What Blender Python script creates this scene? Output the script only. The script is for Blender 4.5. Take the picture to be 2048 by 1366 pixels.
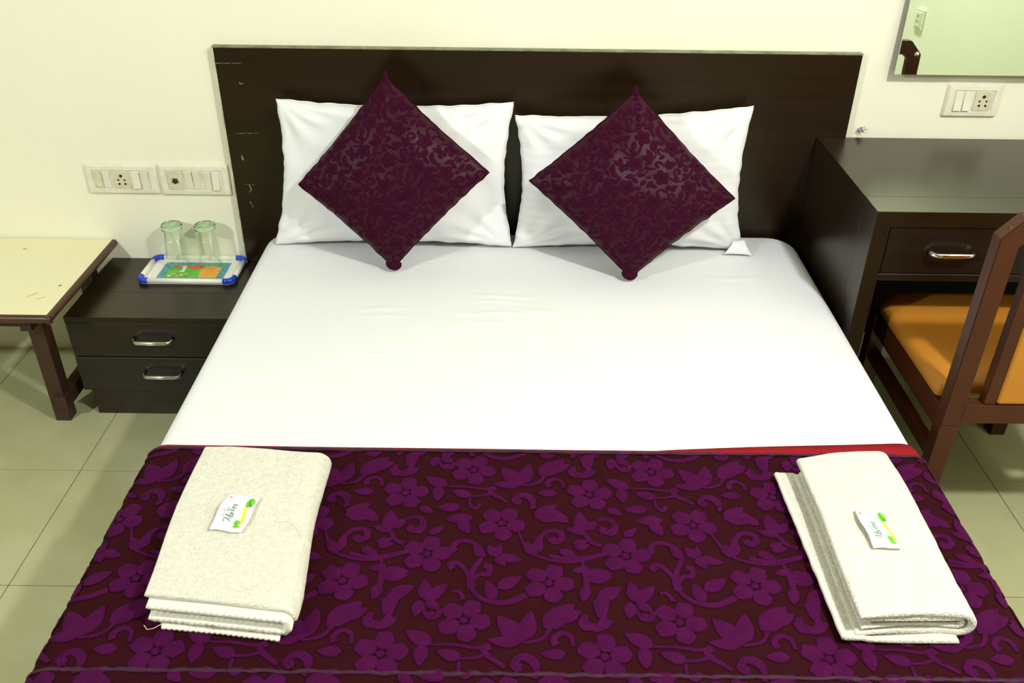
import bpy, bmesh, math, random
from mathutils import Vector, Matrix, noise
random.seed(7)
for o in list(bpy.data.objects): bpy.data.objects.remove(o, do_unlink=True)
S = bpy.context.scene
COL = S.collection
PI = math.pi

# ------------------------------------------------------------------ camera
IW, IH, FPX = 2048.0, 1366.0, 1820.0
PITCH, ROLL, CAMH = math.radians(32.0), 0.012, 1.65
cam_f = Vector((0, math.cos(PITCH), -math.sin(PITCH)))
_r = Vector((1, 0, 0)); _u = _r.cross(cam_f)
cam_r = _r * math.cos(ROLL) + _u * math.sin(ROLL)
cam_u = _u * math.cos(ROLL) - _r * math.sin(ROLL)
cam_p = Vector((0, 0, CAMH))
cd = bpy.data.cameras.new('camera'); cam = bpy.data.objects.new('camera', cd); COL.objects.link(cam)
m3 = Matrix((cam_r, cam_u, -cam_f)).transposed()
cam.matrix_world = Matrix.Translation(cam_p) @ m3.to_4x4()
cd.sensor_width = 36.0; cd.lens = FPX / IW * 36.0; cd.clip_start = 0.02
S.camera = cam
def px_on_z(u, v, z):
    d = cam_f + cam_r * ((u - IW / 2) / FPX) - cam_u * ((v - IH / 2) / FPX)
    return cam_p + d * ((z - CAMH) / d.z)

# ------------------------------------------------------------------ world, lights, exposure
S.view_settings.view_transform = 'Standard'
S.view_settings.look = 'None'
S.view_settings.gamma = 1.0
S.view_settings.use_curve_mapping = False
S.view_settings.exposure = -0.62
w = bpy.data.worlds.new('world'); S.world = w; w.use_nodes = True
w.node_tree.nodes['Background'].inputs[0].default_value = (0.9, 0.95, 1.0, 1)
w.node_tree.nodes['Background'].inputs[1].default_value = 0.0
LAMP_A = Vector((1.30, 0.45, 2.80))     # round ceiling lamp
LAMP_B = Vector((-2.40, -0.20, 2.35))   # lamp on the left wall
def area(name, loc, target, size, power, col):
    ld = bpy.data.lights.new(name, 'AREA'); ld.shape = 'DISK'; ld.size = size; ld.energy = power; ld.color = col
    o = bpy.data.objects.new(name, ld); COL.objects.link(o); o.location = loc
    o.rotation_euler = (Vector(target) - Vector(loc)).to_track_quat('-Z', 'Y').to_euler()
    return o
ld = bpy.data.lights.new('ceiling_lamp_light', 'POINT'); ld.energy = 335; ld.shadow_soft_size = 0.07; ld.color = (1.0, 0.99, 0.97)
lo = bpy.data.objects.new('ceiling_lamp_light', ld); COL.objects.link(lo); lo.location = LAMP_A - Vector((0, 0, 0.065))
area('wall_lamp_light', LAMP_B + Vector((0.10, 0.03, -0.03)), (-0.1, 2.2, 0.5), 0.16, 76, (0.97, 1.0, 0.96))

# ------------------------------------------------------------------ materials
def newmat(name):
    m = bpy.data.materials.new(name); m.use_nodes = True
    nt = m.node_tree; return m, nt, nt.nodes, nt.links, nt.nodes['Principled BSDF']
def mat(name, col, rough=0.5, metal=0.0, spec=0.5, var=None, scale=(5, 5, 5), amount=0.5, detail=4.0, bump=0.0, bscale=80.0, sheen=0.0, sheencol=None, coat=0.0, alpha=1.0):
    m, nt, N, L, b = newmat(name)
    b.inputs['Base Color'].default_value = (*col, 1); b.inputs['Roughness'].default_value = rough
    b.inputs['Metallic'].default_value = metal; b.inputs['Specular IOR Level'].default_value = spec
    b.inputs['Coat Weight'].default_value = coat; b.inputs['Coat Roughness'].default_value = 0.15
    if sheen:
        b.inputs['Sheen Weight'].default_value = sheen; b.inputs['Sheen Roughness'].default_value = 0.4
        b.inputs['Sheen Tint'].default_value = (*(sheencol or col), 1)
    tc = N.new('ShaderNodeTexCoord'); mp = N.new('ShaderNodeMapping'); L.new(tc.outputs['Object'], mp.inputs['Vector'])
    if var:
        mp.inputs['Scale'].default_value = scale
        no = N.new('ShaderNodeTexNoise'); no.inputs['Scale'].default_value = 1.0; no.inputs['Detail'].default_value = detail
        L.new(mp.outputs['Vector'], no.inputs['Vector'])
        cr = N.new('ShaderNodeValToRGB'); cr.color_ramp.elements[0].position = 0.5 - amount / 2; cr.color_ramp.elements[1].position = 0.5 + amount / 2
        cr.color_ramp.elements[0].color = (*col, 1); cr.color_ramp.elements[1].color = (*var, 1)
        L.new(no.outputs['Fac'], cr.inputs['Fac']); L.new(cr.outputs['Color'], b.inputs['Base Color'])
    if bump:
        n2 = N.new('ShaderNodeTexNoise'); n2.inputs['Scale'].default_value = bscale; n2.inputs['Detail'].default_value = 3.0
        L.new(tc.outputs['Object'], n2.inputs['Vector'])
        bp = N.new('ShaderNodeBump'); bp.inputs['Strength'].default_value = bump; bp.inputs['Distance'].default_value = 0.004
        L.new(n2.outputs['Fac'], bp.inputs['Height']); L.new(bp.outputs['Normal'], b.inputs['Normal'])
    return m
M = {}
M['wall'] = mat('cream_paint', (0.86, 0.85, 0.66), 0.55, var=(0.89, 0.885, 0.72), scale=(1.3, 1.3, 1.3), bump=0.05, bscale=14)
M['front_wall'] = mat('low_bounce_brown', (0.10, 0.075, 0.045), 0.7)  # unseen wall, colour made dark to cut bounce and reflections
M['left_wall'] = mat('low_bounce_tan', (0.30, 0.27, 0.19), 0.7)  # unseen wall, tone invented to reduce bounced fill
M['ceiling'] = mat('low_bounce_grey', (0.34, 0.34, 0.31), 0.8)  # unseen ceiling, greyed down so less light bounces back
M['tile'] = mat('glazed_tile', (0.42, 0.425, 0.225), 0.2, var=(0.48, 0.485, 0.28), scale=(9, 9, 9), spec=0.5)
M['grout'] = mat('dark_grout', (0.10, 0.10, 0.06), 0.8)
M['wood'] = mat('dark_laminate', (0.0058, 0.0034, 0.0018), 0.28, var=(0.020, 0.0085, 0.0026), scale=(3, 26, 60), amount=0.7, spec=0.42, bump=0.03, bscale=120)
M['wood'].node_tree.nodes['Principled BSDF'].inputs['Specular Tint'].default_value = (1, 0.95, 0.74, 1)
M['wood_front'] = mat('drawer_laminate', (0.0065, 0.0042, 0.003), 0.28, var=(0.017, 0.0085, 0.0045), scale=(2.5, 40, 46), amount=0.7, spec=0.45)
M['wood_matte'] = mat('dull_laminate', (0.006, 0.004, 0.0025), 0.7, spec=0.15)
M['rail_wood'] = mat('stained_hardwood', (0.028, 0.012, 0.007), 0.42, var=(0.05, 0.022, 0.011), scale=(14, 14, 4), amount=0.7)
M['chair_wood'] = mat('red_brown_varnish', (0.052, 0.0125, 0.0038), 0.36, var=(0.064, 0.016, 0.005), scale=(10, 10, 10), spec=0.28)
M['edge_cream'] = mat('bare_edge_strip', (0.36, 0.37, 0.22), 0.6, var=(0.62, 0.62, 0.42), scale=(30, 30, 30), amount=0.3)
M['edge_green'] = mat('worn_edge_strip', (0.14, 0.15, 0.08), 0.6, var=(0.26, 0.27, 0.16), scale=(30, 30, 30), amount=0.3)
M['scuff'] = mat('scuff_white', (0.26, 0.26, 0.23), 0.7, var=(0.03, 0.025, 0.02), scale=(160, 160, 160), amount=0.2)
M['sheet'] = mat('white_cotton', (0.77, 0.785, 0.80), 0.85, spec=0.2, bump=0.10, bscale=9, sheen=0.1)
M['pillow'] = mat('white_pillow_cotton', (0.83, 0.845, 0.85), 0.85, spec=0.2, bump=0.12, bscale=26)
M['rground'] = mat('maroon_georgette', (0.027, 0.0022, 0.0052), 0.85, var=(0.022, 0.0026, 0.0034), scale=(4, 4, 4), spec=0.06, bump=0.2, bscale=500)
M['rpile'] = mat('purple_velvet', (0.046, 0.0024, 0.033), 0.9, var=(0.062, 0.0035, 0.045), scale=(40, 40, 40), spec=0.06, bump=0.5, bscale=420, sheen=0.05, sheencol=(0.5, 0.05, 0.4))
M['rrim'] = mat('velvet_rim_shade', (0.022, 0.0018, 0.013), 0.95, spec=0.05)  # darker rim paints the recess shade round each motif
M['cground'] = mat('plum_satin', (0.037, 0.0030, 0.0125), 0.42, var=(0.029, 0.0026, 0.0100), scale=(6, 6, 6), spec=0.15, bump=0.15, bscale=600)
M['cpile'] = mat('plum_velvet', (0.030, 0.0012, 0.0115), 0.9, var=(0.039, 0.0018, 0.016), scale=(40, 40, 40), spec=0.1, bump=0.4, bscale=600, sheen=0.10, sheencol=(0.4, 0.03, 0.2))
M['crim'] = mat('plum_seam_and_rim_shade', (0.026, 0.0016, 0.011), 0.95, spec=0.05)  # seam colour; round the motifs it is painted recess shade
M['lining'] = mat('crimson_lining', (0.24, 0.0045, 0.010), 0.8, spec=0.2, bump=0.2, bscale=300)
M['hemfab'] = mat('gathered_hem', (0.032, 0.0035, 0.020), 0.7, var=(0.042, 0.007, 0.028), scale=(22, 60, 60), amount=0.5, spec=0.3)
M['terry'] = mat('cream_terry', (0.68, 0.66, 0.53), 0.95, var=(0.85, 0.84, 0.75), scale=(110, 110, 110), amount=0.7, spec=0.1, bump=1.0, bscale=330, sheen=0.15)
M['hem'] = mat('towel_hem', (0.80, 0.79, 0.67), 0.9, spec=0.15, bump=0.1, bscale=200)
M['thread'] = mat('cotton_thread', (0.75, 0.70, 0.52), 0.9)
M['stamp'] = mat('red_ink', (0.42, 0.10, 0.10), 0.8)
M['packet'] = mat('white_wrapper', (0.88, 0.89, 0.90), 0.35, spec=0.5)
M['ink_green'] = mat('green_ink', (0.02, 0.14, 0.04), 0.6)
M['ink_grey'] = mat('grey_ink', (0.05, 0.055, 0.06), 0.6)
M['ink_leaf'] = mat('leaf_ink', (0.16, 0.55, 0.02), 0.5)
M['ink_lime'] = mat('lime_ink', (0.62, 0.80, 0.06), 0.5)
M['ink_dark'] = mat('dark_green_ink', (0.02, 0.20, 0.04), 0.5)
M['ink_orange'] = mat('orange_ink', (0.75, 0.33, 0.05), 0.5)
M['chrome'] = mat('chrome', (0.85, 0.84, 0.80), 0.12, metal=1.0)
M['plastic'] = mat('white_plastic', (0.80, 0.80, 0.70), 0.35, var=(0.74, 0.72, 0.54), scale=(40, 40, 40), amount=0.3)
M['plate_old'] = mat('yellowed_plastic', (0.62, 0.57, 0.38), 0.4, var=(0.70, 0.66, 0.48), scale=(50, 50, 50), amount=0.3)
M['rocker'] = mat('switch_plastic', (0.76, 0.75, 0.60), 0.3)
M['black'] = mat('black_hole', (0.006, 0.006, 0.008), 0.6)
M['knob'] = mat('dark_knob', (0.02, 0.03, 0.02), 0.4)
M['table_top'] = mat('cream_laminate', (0.80, 0.765, 0.49), 0.38, var=(0.83, 0.80, 0.55), scale=(3, 3, 3), spec=0.4)
M['chip'] = mat('laminate_chip', (0.06, 0.03, 0.015), 0.8)
M['stain'] = mat('tan_stain', (0.62, 0.55, 0.26), 0.5)
M['edging'] = mat('brown_edging', (0.050, 0.019, 0.010), 0.35, var=(0.075, 0.03, 0.014), scale=(9, 9, 9))
M['seat'] = mat('mustard_vinyl', (0.47, 0.185, 0.018), 0.45, spec=0.35, var=(0.50, 0.205, 0.022), scale=(6, 6, 6), bump=0.08, bscale=300)
M['tray'] = mat('tray_white_plastic', (0.83, 0.83, 0.74), 0.3)
M['tray_blue'] = mat('tray_blue_plastic', (0.010, 0.052, 0.56), 0.3)
M['p_border'] = mat('print_blue', (0.04, 0.22, 0.36), 0.35, var=(0.11, 0.40, 0.42), scale=(140, 140, 140), amount=0.2)
M['p_green'] = mat('print_green', (0.05, 0.42, 0.03), 0.35, var=(0.13, 0.55, 0.06), scale=(70, 70, 70), amount=0.3)
M['p_red'] = mat('print_red', (0.56, 0.04, 0.02), 0.35, var=(0.70, 0.12, 0.03), scale=(90, 90, 90), amount=0.3)
M['p_orange'] = mat('print_orange', (0.80, 0.30, 0.03), 0.35, var=(0.85, 0.45, 0.05), scale=(90, 90, 90), amount=0.3)
M['p_pink'] = mat('print_pink', (0.75, 0.30, 0.28), 0.35)
M['p_white'] = mat('print_white', (0.75, 0.78, 0.70), 0.35)
M['p_yellow'] = mat('print_yellow', (0.80, 0.58, 0.10), 0.35)
M['wire'] = mat('grey_blue_plastic', (0.18, 0.19, 0.30), 0.5, var=(0.6, 0.6, 0.62), scale=(200, 200, 200), amount=0.2)
M['bedbase'] = M['wood']
M['lamp_body'] = mat('lamp_white', (0.8, 0.8, 0.8), 0.4)
m, nt, N, L, b = newmat('mirror_glass'); b.inputs['Base Color'].default_value = (0.80, 0.93, 0.76, 1); b.inputs['Metallic'].default_value = 1.0; b.inputs['Roughness'].default_value = 0.015; M['mirror'] = m
m, nt, N, L, b = newmat('thin_glass'); N.remove(b)
tr = N.new('ShaderNodeBsdfTransparent'); tr.inputs[0].default_value = (0.972, 0.988, 0.962, 1)
gl = N.new('ShaderNodeBsdfGlossy'); gl.inputs['Roughness'].default_value = 0.03; gl.inputs['Color'].default_value = (0.95, 1, 0.95, 1)
lw = N.new('ShaderNodeLayerWeight'); lw.inputs['Blend'].default_value = 0.5; pw = N.new('ShaderNodeMath'); pw.operation = 'POWER'; pw.inputs[1].default_value = 3.0; L.new(lw.outputs['Facing'], pw.inputs[0]); pm_ = N.new('ShaderNodeMath'); pm_.operation = 'MULTIPLY_ADD'; pm_.inputs[1].default_value = 0.55; pm_.inputs[2].default_value = 0.03; L.new(pw.outputs[0], pm_.inputs[0])
mx = N.new('ShaderNodeMixShader'); L.new(pm_.outputs[0], mx.inputs[0]); L.new(tr.outputs[0], mx.inputs[1]); L.new(gl.outputs[0], mx.inputs[2])
L.new(mx.outputs[0], N['Material Output'].inputs['Surface']); M['glass'] = m
m, nt, N, L, b = newmat('thick_green_glass'); b.inputs['Base Color'].default_value = (0.62, 0.85, 0.66, 1); b.inputs['Roughness'].default_value = 0.03; b.inputs['Transmission Weight'].default_value = 1.0; b.inputs['IOR'].default_value = 1.5; M['glass_base'] = m
m, nt, N, L, b = newmat('lamp_diffuser'); b.inputs['Base Color'].default_value = (1, 1, 1, 1); b.inputs['Emission Color'].default_value = (1, 0.98, 0.9, 1); b.inputs['Emission Strength'].default_value = 4.0; M['glow'] = m
M['ceil_struct'] = M['ceiling']
# striped pillow: faint satin bands
def striped(name, col, col2):
    m, nt, N, L, b = newmat(name); b.inputs['Roughness'].default_value = 0.8; b.inputs['Specular IOR Level'].default_value = 0.25
    tc = N.new('ShaderNodeTexCoord'); wv = N.new('ShaderNodeTexWave'); wv.bands_direction = 'Z'; wv.inputs['Scale'].default_value = 13.0; wv.inputs['Distortion'].default_value = 0.3
    L.new(tc.outputs['Object'], wv.inputs['Vector'])
    cr = N.new('ShaderNodeValToRGB'); cr.color_ramp.elements[0].position = 0.45; cr.color_ramp.elements[1].position = 0.55
    cr.color_ramp.elements[0].color = (*col, 1); cr.color_ramp.elements[1].color = (*col2, 1)
    L.new(wv.outputs['Fac'], cr.inputs['Fac']); L.new(cr.outputs['Color'], b.inputs['Base Color']); return m
M['pillow_stripe'] = striped('striped_satin_cotton', (0.83, 0.845, 0.85), (0.805, 0.82, 0.82))

# ------------------------------------------------------------------ object helpers
def wloc(o):
    v = Vector((0, 0, 0))
    while o: v += o.location; o = o.parent
    return v
def obj(name, bm, material, parent=None, smooth=False, loc=None):
    if isinstance(bm, bmesh.types.BMesh):
        me = bpy.data.meshes.new(name); bmesh.ops.recalc_face_normals(bm, faces=bm.faces[:])
        bm.to_mesh(me); bm.free()
    else: me = bm
    for mm in (material if isinstance(material, (list, tuple)) else [material]): me.materials.append(mm)
    off = wloc(parent) if parent else (Vector(loc) if loc is not None else Vector((0, 0, 0)))
    if off.length > 0: me.transform(Matrix.Translation(-off))
    o = bpy.data.objects.new(name, me); COL.objects.link(o)
    if parent: o.parent = parent
    elif loc is not None: o.location = loc
    if smooth:
        for p in me.polygons: p.use_smooth = True
    return o
def tag(o, label, cat, group=None):
    o['label'] = label; o['category'] = cat
    if group: o['group'] = group
    return o
def thing(name, loc, label, cat, group=None):
    o = bpy.data.objects.new(name, None); COL.objects.link(o); o.location = loc; o.empty_display_size = 0.05
    return tag(o, label, cat, group)
def struct(o): o['kind'] = 'structure'; return o
def bx(x0, x1, y0, y1, z0, z1, bev=0.0, seg=2, bm=None):
    b2 = bmesh.new()
    bmesh.ops.create_cube(b2, size=1.0, matrix=Matrix.Translation(((x0 + x1) / 2, (y0 + y1) / 2, (z0 + z1) / 2)) @ Matrix.Diagonal((x1 - x0, y1 - y0, z1 - z0, 1)))
    if bev > 0: bmesh.ops.bevel(b2, geom=b2.edges[:], offset=bev, segments=seg, affect='EDGES', profile=0.5)
    return join(bm, b2)
def join(bm, b2):
    if bm is None: return b2
    me = bpy.data.meshes.new('tmp'); b2.to_mesh(me); b2.free(); bm.from_mesh(me); bpy.data.meshes.remove(me); return bm
def prism(pts, axis, a, b, bev=0.0, bm=None):
    """extrude a 2-D outline along an axis: 'y' -> pts are (x,z); 'x' -> (y,z); 'z' -> (x,y)"""
    b2 = bmesh.new()
    def P(p, t): return {'y': (p[0], t, p[1]), 'x': (t, p[0], p[1]), 'z': (p[0], p[1], t)}[axis]
    A = [b2.verts.new(P(p, a)) for p in pts]; B = [b2.verts.new(P(p, b)) for p in pts]
    n = len(pts)
    b2.faces.new(A); b2.faces.new(B[::-1])
    for i in range(n): b2.faces.new((A[i], B[i], B[(i + 1) % n], A[(i + 1) % n]))
    bmesh.ops.recalc_face_normals(b2, faces=b2.faces[:])
    if bev > 0: bmesh.ops.bevel(b2, geom=b2.edges[:], offset=bev, segments=2, affect='EDGES', profile=0.5)
    return join(bm, b2)
def tube(pts, r, n=10, bm=None, flat=1.0):
    b2 = bmesh.new() if bm is None else bm
    pts = [Vector(p) for p in pts]; rings = []
    up = Vector((0, 0, 1))
    for i, p in enumerate(pts):
        t = (pts[min(i + 1, len(pts) - 1)] - pts[max(i - 1, 0)]).normalized()
        a = up - t * up.dot(t)
        if a.length < 1e-3: a = Vector((1, 0, 0)) - t * t.x
        a.normalize(); c = t.cross(a)
        rr = r[i] if isinstance(r, (list, tuple)) else r
        rings.append([b2.verts.new(p + (a * math.cos(2 * PI * k / n) * flat + c * math.sin(2 * PI * k / n)) * rr) for k in range(n)])
    for i in range(len(rings) - 1):
        for k in range(n): b2.faces.new((rings[i][k], rings[i][(k + 1) % n], rings[i + 1][(k + 1) % n], rings[i + 1][k]))
    b2.faces.new(rings[0][::-1]); b2.faces.new(rings[-1])
    return b2
def lathe(prof, cx, cy, n=40, bm=None, closed=False):
    b2 = bmesh.new() if bm is None else bm
    rings = []
    for r, z in prof:
        if r < 1e-6: rings.append([b2.verts.new((cx, cy, z))])
        else: rings.append([b2.verts.new((cx + r * math.cos(2 * PI * k / n), cy + r * math.sin(2 * PI * k / n), z)) for k in range(n)])
    idx = list(range(len(rings) - 1)) + ([-1] if closed else [])
    for i in idx:
        A, B = rings[i], rings[i + 1] if i >= 0 else rings[0]
        for k in range(n):
            k2 = (k + 1) % n
            f = [A[k] if len(A) > 1 else A[0]] + ([A[k2]] if len(A) > 1 else []) + ([B[k2], B[k]] if len(B) > 1 else [B[0]])
            if len(f) >= 3: b2.faces.new(f)
    return b2
def poly(pts, bm=None):
    b2 = bmesh.new() if bm is None else bm
    b2.faces.new([b2.verts.new(p) for p in pts]); return b2
def arc(c, r, a0, a1, n=8): return [(c[0] + r * math.cos(a0 + (a1 - a0) * i / n), c[1] + r * math.sin(a0 + (a1 - a0) * i / n)) for i in range(n + 1)]
def rrect(x0, x1, y0, y1, r, n=6):
    rs = r if isinstance(r, (list, tuple)) else [r] * 4   # bl, br, tr, tl
    return (arc((x0 + rs[0], y0 + rs[0]), rs[0], PI, 1.5 * PI, n) + arc((x1 - rs[1], y0 + rs[1]), rs[1], 1.5 * PI, 2 * PI, n)
            + arc((x1 - rs[2], y1 - rs[2]), rs[2], 0, PI / 2, n) + arc((x0 + rs[3], y1 - rs[3]), rs[3], PI / 2, PI, n))
def loops(rings, cap0=True, cap1=True, bm=None):
    b2 = bmesh.new() if bm is None else bm
    R = [[b2.verts.new(p) for p in r] for r in rings]; n = len(R[0])
    for i in range(len(R) - 1):
        for k in range(n): b2.faces.new((R[i][k], R[i][(k + 1) % n], R[i + 1][(k + 1) % n], R[i + 1][k]))
    if cap0: b2.faces.new(R[0][::-1])
    if cap1: b2.faces.new(R[-1])
    return b2
def smooth_angle(o, deg=40):
    me = o.data
    for p in me.polygons: p.use_smooth = True
    bm = bmesh.new(); bm.from_mesh(me)
    for e in bm.edges:
        if len(e.link_faces) == 2 and e.calc_face_angle(0) > math.radians(deg): e.smooth = False
    bm.to_mesh(me); bm.free(); return o
def nz(x, y, z=0.0): return noise.noise(Vector((x, y, z)))

# ------------------------------------------------------------------ room shell
XL, XR, YF, YB, ZC = -2.55, 2.02, -1.60, 2.57, 2.82
floor = struct(obj('floor', bx(XL, XR, YF, YB, -0.08, -0.0015), M['grout']))
TS, GAP = 0.42, 0.0022
tile_me = None
nx0 = math.floor((XL + 1.19) / TS); x = -1.19 + nx0 * TS
while x < XR:
    y = 1.94 - 9 * TS
    while y < YB:
        x0, x1, y0, y1 = max(x, XL), min(x + TS, XR), max(y, YF), min(y + TS, YB)
        if x1 - x0 > 0.01 and y1 - y0 > 0.01:
            full = (x1 - x0 > TS - 1e-4) and (y1 - y0 > TS - 1e-4)
            if full and tile_me:
                o = bpy.data.objects.new('floor_tile', tile_me); COL.objects.link(o); o.parent = floor; o.location = (x0, y0, 0)
            else:
                bm = bx(GAP / 2, x1 - x0 - GAP / 2, GAP / 2, y1 - y0 - GAP / 2, -0.010, 0.0)
                me = bpy.data.meshes.new('floor_tile'); bm.to_mesh(me); bm.free(); me.materials.append(M['tile'])
                o = bpy.data.objects.new('floor_tile', me); COL.objects.link(o); o.parent = floor; o.location = (x0, y0, 0)
                if full: tile_me = me
        y += TS
    x += TS
struct(obj('wall_back', bx(XL - 0.1, XR + 0.1, YB, YB + 0.1, -0.08, ZC), M['wall']))
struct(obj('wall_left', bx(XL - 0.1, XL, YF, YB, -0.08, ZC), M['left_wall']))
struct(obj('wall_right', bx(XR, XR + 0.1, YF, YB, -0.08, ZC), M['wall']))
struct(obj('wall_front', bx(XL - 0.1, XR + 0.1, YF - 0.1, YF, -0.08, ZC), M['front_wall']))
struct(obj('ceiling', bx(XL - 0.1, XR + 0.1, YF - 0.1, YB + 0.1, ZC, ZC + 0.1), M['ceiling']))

# lamps the light comes from
t = thing('ceiling_lamp', (LAMP_A.x, LAMP_A.y, ZC), 'round white ceiling lamp above the bed foot, out of the picture', 'lamp')
obj('housing', lathe([(0, ZC), (0.12, ZC), (0.12, ZC - 0.035), (0.105, ZC - 0.04), (0.105, ZC - 0.03), (0, ZC - 0.03)], LAMP_A.x, LAMP_A.y), M['lamp_body'], t)
obj('diffuser', lathe([(0.104, ZC - 0.032), (0.10, ZC - 0.046), (0, ZC - 0.05)], LAMP_A.x, LAMP_A.y), M['glow'], t)
t = thing('wall_lamp', (XL, LAMP_B.y, LAMP_B.z), 'white round bulkhead lamp on the left wall, out of the picture', 'lamp')
obj('backplate', bx(XL, XL + 0.03, LAMP_B.y - 0.12, LAMP_B.y + 0.12, LAMP_B.z - 0.12, LAMP_B.z + 0.12, 0.008), M['lamp_body'], t)
bm = lathe([(0.10, 0), (0.10, 0.03), (0.08, 0.05), (0, 0.06)], 0, 0)
bm.transform(Matrix.Translation((XL + 0.03, LAMP_B.y, LAMP_B.z)) @ Matrix.Rotation(PI / 2, 4, 'Y'))
obj('diffuser', bm, M['glow'], t)

# ------------------------------------------------------------------ headboard
HX0, HX1, HY, HZ = -0.838, 0.957, 2.548, 1.004
t = thing('headboard', (0.06, YB, 0), 'wide dark wood laminate headboard against the cream wall', 'headboard')
obj('panel', bx(HX0 + 0.004, HX1, HY, YB - 0.001, 0.0, HZ - 0.004, 0.0008, 1), M['wood'], t)
obj('top_edge_strip', bx(HX0, HX1 + 0.001, HY, YB - 0.001, HZ - 0.004, HZ, 0.0006, 1), M['edge_green'], t)['label'] = 'worn pale green top edge'
obj('side_edge_strip', bx(HX0, HX0 + 0.004, HY, YB - 0.001, 0.0, HZ - 0.004, 0.0006, 1), M['edge_cream'], t)['label'] = 'cream painted left edge'
def scuff(pts, wd):
    bm = bmesh.new()
    for i in range(len(pts) - 1):
        (xa, za), (xb, zb) = pts[i], pts[i + 1]; dx, dz = xb - xa, zb - za; l = math.hypot(dx, dz); nx, nz_ = -dz / l * wd, dx / l * wd
        j = random.uniform(0.5, 1.3)
        q = [(xa + nx, za + nz_), (xb + nx * j, zb + nz_ * j), (xb - nx, zb - nz_), (xa - nx * j, za - nz_ * j)]
        A = [bm.verts.new((p[0], HY - 0.0003, p[1])) for p in q]; B = [bm.verts.new((p[0], HY, p[1])) for p in q]
        bm.faces.new(A); bm.faces.new(B[::-1])
        for k in range(4): bm.faces.new((A[k], B[k], B[(k + 1) % 4], A[(k + 1) % 4]))
    return bm
def jit(x0, z0, x1, z1, n=8, a=0.0008): return [(x0 + (x1 - x0) * i / n, z0 + (z1 - z0) * i / n + random.uniform(-a, a)) for i in range(n + 1)]
for pts, wd in ((jit(-0.832, 0.958, -0.756, 0.959), 0.0007), (jit(-0.812, 0.757, -0.742, 0.758), 0.0008), ([(-0.775, 0.905), (-0.770, 0.899), (-0.764, 0.904)], 0.0014),
                ([(-0.80, 0.69), (-0.797, 0.675)], 0.003), (jit(-0.805, 0.60, -0.775, 0.598, 4), 0.0008), ([(-0.792, 0.600), (-0.786, 0.585), (-0.796, 0.570)], 0.0014), (jit(-0.795, 0.545, -0.788, 0.525, 3), 0.0016)):
    obj('scuff', scuff(pts, wd), M['scuff'], t)

# ------------------------------------------------------------------ bed: base, mattress, sheet
BX0, BX1, BY0, BY1, BZ = -0.742, 0.853, 0.60, 2.543, 0.46
t = thing('bed', (0.055, 1.57, 0), 'low dark laminate bed carrying the white mattress', 'bed')
obj('side_board', bx(BX0 + 0.03, BX0 + 0.055, BY0 + 0.03, BY1 - 0.004, 0.06, 0.27, 0.002), M['wood'], t)
obj('side_board', bx(BX1 - 0.055, BX1 - 0.03, BY0 + 0.03, BY1 - 0.004, 0.06, 0.27, 0.002), M['wood'], t)
obj('foot_board', bx(BX0 + 0.055, BX1 - 0.055, BY0 + 0.03, BY0 + 0.055, 0.06, 0.27, 0.002), M['wood'], t)
obj('deck', bx(BX0 + 0.055, BX1 - 0.055, BY0 + 0.055, BY1 - 0.004, 0.245, 0.268), M['wood'], t)
for xx in (BX0 + 0.06, BX1 - 0.12):
    for yy in (BY0 + 0.06, BY1 - 0.12): obj('leg', bx(xx, xx + 0.06, yy, yy + 0.06, 0.0, 0.246), M['wood'], t)
def slab_rings(x0, x1, y0, y1, z0, z1, rc, re):
    R = []
    for ins, z in [(0, z0)] + [(re * (1 - math.cos(a)), z1 - re + re * math.sin(a)) for a in [i * PI / 2 / 7 for i in range(8)]]:
        r = [max(q - ins, 0.004) for q in rc]
        R.append([(p[0], p[1], z) for p in rrect(x0 + ins, x1 - ins, y0 + ins, y1 - ins, r, 8)])
    return R
obj_m = obj('mattress', loops(slab_rings(BX0 + 0.004, BX1 - 0.004, BY0 + 0.004, BY1 - 0.003, 0.271, BZ - 0.004, (0.06, 0.06, 0.085, 0.085), 0.034)), M['sheet'], loc=(0.055, 1.57, 0.271), smooth=True)
tag(obj_m, 'thick mattress wrapped under the white bed sheet', 'mattress')
# sheet: rim rings plus a gridded top with soft creases
def sheet_z(x, y):
    z = BZ + 0.0012 * nz(x * 3.1, y * 2.6)
    for (cx, cy, ln, am, wd) in ((-0.34, 2.06, 0.06, .0035, .006), (-0.33, 2.02, 0.07, .003, .006), (-0.02, 2.13, 0.10, .004, .006), (-0.03, 2.10, 0.08, .0035, .005), (-0.04, 2.04, 0.12, .004, .006), (-0.06, 2.00, 0.05, .003, .006),
                                 (0.07, 2.05, 0.04, .004, .01), (0.02, 1.93, 0.10, .003, .007), (-0.05, 1.87, 0.09, .0025, .008), (-0.30, 1.84, 0.08, .0025, .007), (0.0, 1.72, 0.16, .002, .012), (0.25, 1.66, 0.12, .002, .012), (0.62, 2.25, 0.08, .003, .01)):
        q = (x - cx) / ln
        if abs(q) < 1.6: z += am * math.exp(-q * q * 2) * math.exp(-((y - cy - 0.006 * math.sin(x * 40 + cx * 90)) / wd) ** 2)
    return z
rings = slab_rings(BX0, BX1, BY0, BY1, 0.2725, BZ, (0.065, 0.065, 0.09, 0.09), 0.036)
bm = loops(rings, cap0=False, cap1=False)
bm.verts.ensure_lookup_table(); bm.faces.new([v for v in bm.verts[-len(rings[-1]):]])
fs = [f for f in bm.faces if len(f.verts) > 8]
bmesh.ops.recalc_face_normals(bm, faces=bm.faces[:])
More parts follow.
